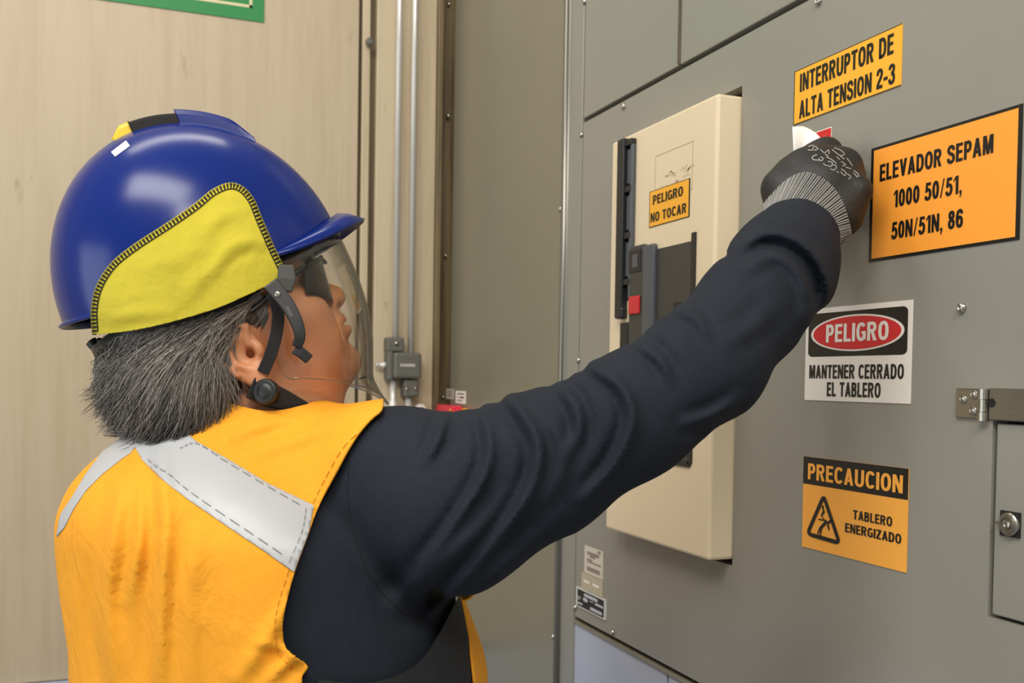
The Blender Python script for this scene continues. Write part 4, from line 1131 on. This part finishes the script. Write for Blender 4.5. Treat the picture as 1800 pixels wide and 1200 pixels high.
# ------------------------------------------------------------------ blue safety helmet with visor
HX = frame(16, 24)
OH = P(350, 500, 1.03)
KPX = 1.03/FPX
def hx(u, y, v): return OH+u*HX[0]+y*HX[1]+v*HX[2]
DC, DA, DB, DBY, DH = 10*KPX, 250*KPX, 0.116, 0.116, 277*KPX
VB = -12*KPX
helm = empty('safety_helmet', hx(0, 0, VB), 'blue hard hat with yellow cloth flap and clear visor, worn by the worker', 'helmet')
def dome(phi, t, off=0.0):
    """t in 0..1 from crown to rim, above 1 the skirt below the rim"""
    rx, ry, rz = DA+off-(.0045*max(0, -math.cos(phi))), DBY+off, DH+off
    if t <= 1.0 and off == 0: t *= 1-.052*max(0, -math.cos(phi))**2
    th = min(t, 1.0)*math.pi/2
    s, c = math.sin(th), math.cos(th)
    u, y, v = DC+rx*s*math.cos(phi), ry*s*math.sin(phi), rz*c
    if t > 1.0: v -= (t-1)*.1; k = 1-.05*(t-1); u = DC+(u-DC)*k; y *= k
    return hx(u, y, v)
NP, NM = 120, 40
V, F = [], []
def rimdrop(phi): return -(VB)*(1-.8*max(0, -math.cos(phi))**2)
rings = []
for i in range(1, NM+1): rings.append([dome(2*math.pi*k/NP, i/NM) for k in range(NP)])
for s_ in (.5, 1.0): rings.append([dome(2*math.pi*k/NP, 1.0)-HX[2]*rimdrop(2*math.pi*k/NP)*s_ for k in range(NP)])
def brimw(phi):
    c = math.cos(phi); return .0012+.031*max(0, (c-.42)/.58)**.85+.004*max(0, -c)**4
for s_, dz in ((.25, .001), (.6, .004), (1.0, .011)):
    rg = []
    for k in range(NP):
        ph = 2*math.pi*k/NP; w_ = brimw(ph); o = dome(ph, 1.0)-HX[2]*rimdrop(ph)
        rad = HX[0]*math.cos(ph)/DA+HX[1]*math.sin(ph)/DBY; rad /= np.linalg.norm(rad)
        fz = max(0, math.cos(ph))
        lift = .026*fz**3*(1-s_*.18)
        rg.append(o+rad*w_*s_-HX[2]*dz*(.2+1.05*max(0, (fz-.42)/.58)**.5)+HX[2]*lift)
    rings.append(rg)
V.append(dome(0, 0)); 
for r in rings: V += r
for k in range(NP): F.append((0, 1+k, 1+(k+1) % NP))
for r in range(len(rings)-1):
    for k in range(NP):
        a = 1+r*NP; F.append((a+k, a+NP+k, a+NP+(k+1) % NP, a+(k+1) % NP))
sh = mk('shell', V, F, BLUE, helm, True); solidify(sh, .0028, -1)
# central ridge with its vent
def ridge(name, u0, u1, hgt, wid, m, n=16, slope0=.0, slope1=.0, par=helm):
    V, F = [], []
    for i in range(n+1):
        u = (u0+(u1-u0)*i/n)*KPX
        base = DH*math.sqrt(max(0, 1-((u-DC)/DA)**2))
        top = base+np.interp(i/n, [0, slope0+1e-6, 1-slope1-1e-6, 1], [0 if slope0 else hgt, hgt, hgt, 0 if slope1 else hgt])
        for y, vv in ((-wid, base-.006), (-wid*.975, (top+base)/2), (-wid*.93, top), (wid*.93, top), (wid*.975, (top+base)/2), (wid, base-.006)): V.append(hx(u, y, vv))
    for i in range(n):
        for k in range(5): F.append((i*6+k, (i+1)*6+k, (i+1)*6+k+1, i*6+k+1))
    F += [tuple(range(5, -1, -1)), tuple(n*6+k for k in range(6))]
    o = mk(name, V, F, m, par, False)
    bm_ = o.modifiers.new('bevel', 'BEVEL'); bm_.width = .0015; bm_.segments = 2; bm_.limit_method = 'ANGLE'
    return o
ridge('crest', 80, 186, .0105, .026, BLUE, 16, 0, .22)
ridge('vent_insert', 2, 81, .0068, .025, DARK)
ridge('vent_slider', -32, 4, .0078, .022, mat('slider_yellow', '#e8c21e', .4), 6, .5, 0)
DV = [dome(2*math.pi*k/160, i/60) for i in range(1, 61) for k in range(160)]
DF = [(a*160+k, a*160+160+k, a*160+160+(k+1) % 160, a*160+(k+1) % 160) for a in range(59) for k in range(160)]
DCAST = Cast(DV, DF)
b = MB()
L = [DCAST.px(x, y, .0008) for x, y in ((196, 268), (222, 248), (229, 257), (203, 276))]
b.add(L, [(0, 1, 2, 3)]); o = b.build('size_label', WHT, helm); solidify(o, .0004)
# yellow flannel flap, edge overlocked in black
OFFC = .0055
NPH, NT_ = 300, 120
cv_ = np.array([dome(math.pi+.0+math.pi*k/(NPH-1), .12+1.55*i/(NT_-1), OFFC) for i in range(NT_) for k in range(NPH)])
cf_ = np.array([(i*NPH+k, i*NPH+k+1, (i+1)*NPH+k+1, (i+1)*NPH+k) for i in range(NT_-1) for k in range(NPH-1)])
q, d = proj(cv_)
wr = np.zeros(len(cv_))
for line, h, w_ in (([(375, 470), (400, 440), (435, 425), (455, 428)], .0028, 11), ([(330, 520), (350, 490), (385, 470)], .0018, 16), ([(190, 560), (230, 552), (300, 545)], .0016, 12), ([(360, 405), (390, 380), (420, 372)], .0015, 12), ([(250, 470), (320, 450), (360, 420)], .0012, 18)):
    ds, t_ = linedist(q, catmull(line, 4), True); wr += h*np.sin(np.pi*np.clip(t_*.9+.05, 0, 1))**.6*(np.exp(-(ds/w_)**2)-.5*np.exp(-((ds-1.8*w_)/w_)**2))
cv_ = cv_-HX[1][None]*wr[:, None]
FLAP_E = [(163, 588), (161, 545), (170, 503), (196, 462), (238, 428), (292, 393), (340, 360), (372, 334), (402, 322), (426, 328), (446, 350), (462, 388), (480, 430), (497, 466), (505, 487)]
edge = catmull(FLAP_E, 5)
flap_poly = [tuple(x) for x in edge]+[tuple(x) for x in catmull([(505, 487), (478, 498), (440, 516), (380, 542), (300, 566), (230, 581), (163, 588)], 4)[1:-1]]
q, d = proj(cv_); g = polysdf(q, flap_poly)*d/FPX
g = np.where((cv_-OH)@HX[1] < .02, g, 1)
fv, ff = clip(cv_, cf_, g)
flap = mk('cloth_flap', fv, ff, YCLOTH, helm, True); solidify(flap, .0022, 0)
FCAST = Cast(fv, ff)
L = catmull(FLAP_E, 14); tng = np.gradient(L, axis=0); tng /= np.linalg.norm(tng, axis=1)[:, None]; nin = np.stack([-tng[:, 1], tng[:, 0]], -1)
ctr = np.array([330, 480.0])
b = MB(); side = np.sign(((ctr-L)*nin).sum(1))[:, None]
seg = np.concatenate([[0], np.cumsum(np.linalg.norm(np.diff(L, axis=0), axis=1))])
ns = int(seg[-1]/3.4)
for i in range(ns):
    s_ = seg[-1]*(i+.5)/ns; x = np.interp(s_, seg, L[:, 0]); y = np.interp(s_, seg, L[:, 1]); j = min(len(L)-1, np.searchsorted(seg, s_)); nn = nin[j]*side[j]; tt = tng[j]
    p_ = np.array([x, y]); sl = 1.2*((i % 2)*2-1)
    pts = [FCAST.px(*(p_+nn*a+tt*sl*a/9), .0016) for a in (1.2, 4.5, 8.0, 11.5)]
    pts = [z for z in pts if z is not None]
    if len(pts) >= 2: b.tube(pts, .00055, 4)
pts = [FCAST.px(*(p_+n_*s__*11.5), .0016) for p_, n_, s__ in zip(L[::2], nin[::2], side[::2, 0])]; pts = [z for z in pts if z is not None]
b.tube(pts, .0005, 4)
b.build('overlock_stitching', mat('black_thread', '#23201a', .9), flap)

# clear visor
GL = bpy.data.materials.new('clear_visor'); GL.use_nodes = True
nt = GL.node_tree; nt.nodes.clear()
out = nt.nodes.new('ShaderNodeOutputMaterial'); mx = nt.nodes.new('ShaderNodeMixShader'); tr = nt.nodes.new('ShaderNodeBsdfTransparent'); gl = nt.nodes.new('ShaderNodeBsdfGlossy'); fr = nt.nodes.new('ShaderNodeLayerWeight'); pw = nt.nodes.new('ShaderNodeMath'); ml = nt.nodes.new('ShaderNodeMath')
tr.inputs[0].default_value = (.945, .935, .91, 1); gl.inputs['Roughness'].default_value = .06; gl.inputs[0].default_value = (.95, .93, .9, 1); fr.inputs[0].default_value = .5; pw.operation = 'POWER'; pw.inputs[1].default_value = 3.0; ml.operation = 'MULTIPLY_ADD'; ml.inputs[1].default_value = .6; ml.inputs[2].default_value = .035
rmp = nt.nodes.new('ShaderNodeValToRGB'); e_ = rmp.color_ramp.elements; e_[0].position, e_[1].position = .35, 1.0; e_[0].color = (.95, .94, .92, 1); e_[1].color = (.38, .36, .32, 1)
nt.links.new(fr.outputs[1], rmp.inputs[0]); nt.links.new(rmp.outputs[0], tr.inputs[0]); nt.links.new(fr.outputs[1], pw.inputs[0]); nt.links.new(pw.outputs[0], ml.inputs[0]); nt.links.new(ml.outputs[0], mx.inputs[0]); nt.links.new(tr.outputs[0], mx.inputs[1]); nt.links.new(gl.outputs[0], mx.inputs[2]); nt.links.new(mx.outputs[0], out.inputs[0])
U0 = 70*KPX; BY = .097
def vis(th, v):
    uf = np.interp(-v/KPX, [0, 28, 90, 147, 205, 250, 268, 300, 330], [258, 261, 262, 257, 241, 222, 214, 216, 224])*KPX
    return hx(U0+(uf-U0)*math.cos(th)**.85 if math.cos(th) > 0 else U0+(uf-U0)*math.cos(th)*.35, BY*math.sin(th)*(1-.12*max(0, -v/KPX-200)/130), v)
def vbot(deg): return -np.interp(abs(deg), [0, 18, 40, 60, 78, 100], [327, 303, 276, 254, 228, 196])*KPX
V, F = [], []; TH = np.linspace(-98, 98, 81); NV = 36
for dg in TH:
    vt = -np.interp(abs(dg), [0, 50, 98], [12, 14, 36])*KPX; vb = vbot(dg)
    for j in range(NV): V.append(vis(math.radians(dg), vt+(vb-vt)*j/(NV-1)))
for i in range(len(TH)-1):
    for j in range(NV-1): F.append((i*NV+j, i*NV+j+1, (i+1)*NV+j+1, (i+1)*NV+j))
visor = mk('visor', V, F, GL, helm, True); solidify(visor, .0018, 0)
rimm = mat('visor_edge_tint', '#9a9488', .25)
b = MB(); b.tube([vis(math.radians(a), vbot(a)) for a in np.linspace(-97, 97, 70)], .0007, 6); b.build('visor_rim', rimm, visor, True)
b = MB(); b.tube([vis(math.radians(a), -266*KPX)-HX[0]*.001 for a in np.linspace(-26, 26, 20)], .0011, 6); b.build('visor_crease', BLK, visor, True)
# black carrier arm of the visor, brow pad, cradle band and chin strap
def ribbon(name, pts, wid, thick, m, par, nrm=None):
    pts = np.asarray(pts); T = np.gradient(pts, axis=0); T /= np.linalg.norm(T, axis=1)[:, None]
    N = np.asarray(nrm) if nrm is not None else np.tile(-HX[1], (len(pts), 1)); Bn = np.cross(T, N); Bn /= np.linalg.norm(Bn, axis=1)[:, None]
    w_ = np.broadcast_to(np.asarray(wid, float), (len(pts),))[:, None]/2
    V = []; F = []
    for p_, n_, b_, ww in zip(pts, N, Bn, w_): V += [p_+b_*ww-n_*thick/2, p_+b_*ww+n_*thick/2, p_-b_*ww+n_*thick/2, p_-b_*ww-n_*thick/2]
    for i in range(len(pts)-1):
        for k in range(4): F.append((i*4+k, i*4+(k+1) % 4, i*4+4+(k+1) % 4, i*4+4+k))
    F += [(3, 2, 1, 0), tuple(len(pts)*4-4+k for k in range(4))]
    o = mk(name, V, F, m, par); bm_ = o.modifiers.new('bevel', 'BEVEL'); bm_.width = min(.0012, thick*.3); bm_.segments = 2; bm_.limit_method = 'ANGLE'
    return o
arm_px = catmull([(474, 497), (490, 516), (508, 540), (522, 568), (527, 592), (521, 610)], 5)
carrier = ribbon('visor_carrier', [P(x, y, .922) for x, y in arm_px], np.interp(np.linspace(0, 1, len(arm_px)), [0, .4, .8, 1], [.015, .013, .010, .009]), .005, BLK, helm)
ribbon('clip_foot', [P(518, 612, .924), P(530, 620, .925), P(544, 632, .927)], [.011, .010, .010], .006, BLK, carrier)
for (x, y) in ((488, 517),):
    b = MB(); b.lathe(P(x, y, .9195), -FC, [(0, .003), (.001, .003), (.0015, .0015)], 12); b.build('rivet', STEEL, carrier, True)
ribbon('carrier_slot', [P(504, 538, .9193), P(513, 556, .9193)], .003, .0006, mat('slot_grey', '#4a4a48', .5), carrier)
ribbon('visor_mount', [P(503, 466, .936), P(504, 490, .935), P(500, 512, .934)], [.014, .017, .013], .010, BLKG, helm)
V = []; F = []; n = 24
for i in range(n+1):
    a = math.radians(-75+150*i/n)
    for vv in (.006, -.030): V.append(hx(.026+.090*math.cos(a), .078*math.sin(a), vv))
for i in range(n): F.append((2*i, 2*i+1, 2*i+3, 2*i+2))
solidify(mk('brow_band', V, F, BLK, helm, True), .004)
V = []; F = []
for i in range(n+1):
    a = math.radians(110+140*i/n)
    for vv in (.0, -.034): V.append(hx(-.005+.112*math.cos(a)-.12*(-vv if False else 0), .085*math.sin(a), vv-.022*max(0, -math.cos(a))))
for i in range(n): F.append((2*i, 2*i+1, 2*i+3, 2*i+2))
solidify(mk('nape_band', V, F, BLK, helm, True), .005)
b = MB(); b.tube([P(x, y, 1.0) for x, y in catmull([(160, 600), (172, 612), (200, 632), (235, 642)], 5)], .006, 8); b.tube([P(x, y, 1.0) for x, y in catmull([(172, 600), (205, 605), (240, 612)], 4)], .004, 8); b.build('ratchet', BLK, helm, True)
sp = catmull([(478, 515), (488, 545), (487, 580), (476, 622), (462, 655)], 5)
dp = np.interp(np.linspace(0, 1, len(sp)), [0, .5, 1], [.938, .946, .952])
ribbon('chin_strap', [P(x, y, d_) for (x, y), d_ in zip(sp, dp)], .0115, .0022, BLACKCLOTH, helm)
bk = P(466, 688, .952)
b = MB(); b.lathe(bk, -FC*.96-IR*.2+IU*.1, [(-.008, .012), (.0, .0125), (.002, .012), (.003, .010), (.002, .008), (.003, .007), (.0035, .003)], 24); b.build('strap_buckle', BLK, helm, True)
cs = catmull([(440, 680), (470, 692), (505, 705), (545, 722)], 5)
ribbon('chin_cup', [P(x, y, d_) for (x, y), d_ in zip(cs, np.linspace(.955, .985, len(cs)))], np.interp(np.linspace(0, 1, len(cs)), [0, .4, 1], [.022, .024, .012]), .009, BLK, helm)
# dark safety glasses
gr_ = empty('safety_glasses', hl(.1, 0, .0), 'dark tinted safety glasses worn behind the clear visor', 'glasses')
LN = mat('smoked_lens', '#16130f', .08); LN.node_tree.nodes['Principled BSDF'].inputs['Alpha'].default_value = .9
for s_ in (-1, 1):
    V = []; F = []; n, m_ = 16, 10
    for i in range(n+1):
        y = .010+.054*i/n
        for j in range(m_+1):
            t_ = j/m_; zt, zb_ = .045-.004*(i/n), -.004+.022*(i/n)**2+.004*(1-i/n)
            z_ = zt+(zb_-zt)*t_
            V.append(hl(.1165-3.6*y*y-.010*t_-.012*(i/n)**4, s_*y, z_))
    for i in range(n):
        for j in range(m_): F.append((i*(m_+1)+j, i*(m_+1)+j+1, (i+1)*(m_+1)+j+1, (i+1)*(m_+1)+j))
    solidify(mk('lens', V, F, LN, gr_, True), .0022)
    b = MB(); b.tube([hl(.1165-3.6*y*y-.012*((y-.01)/.054)**4, s_*y, .046-.004*(y-.01)/.054) for y in np.linspace(.006, .064, 12)], .0024, 8); b.build('frame', BLK, gr_, True)
    tp = [hl(.092, s_*.065, .041), hl(.080, s_*.0715, .040), hl(.055, s_*.0775, .034), hl(.025, s_*.0815, .026), hl(.0, s_*.084, .030), hl(-.02, s_*.084, .018)]
    b = MB(); b.tube(catmull(tp, 4), .0030, 8); b.build('temple_arm', BLK, gr_, True)
b = MB(); b.tube([hl(.1165, -.008, .043), hl(.119, 0, .040), hl(.1165, .008, .043)], .0022, 8); b.build('bridge', BLK, gr_, True)
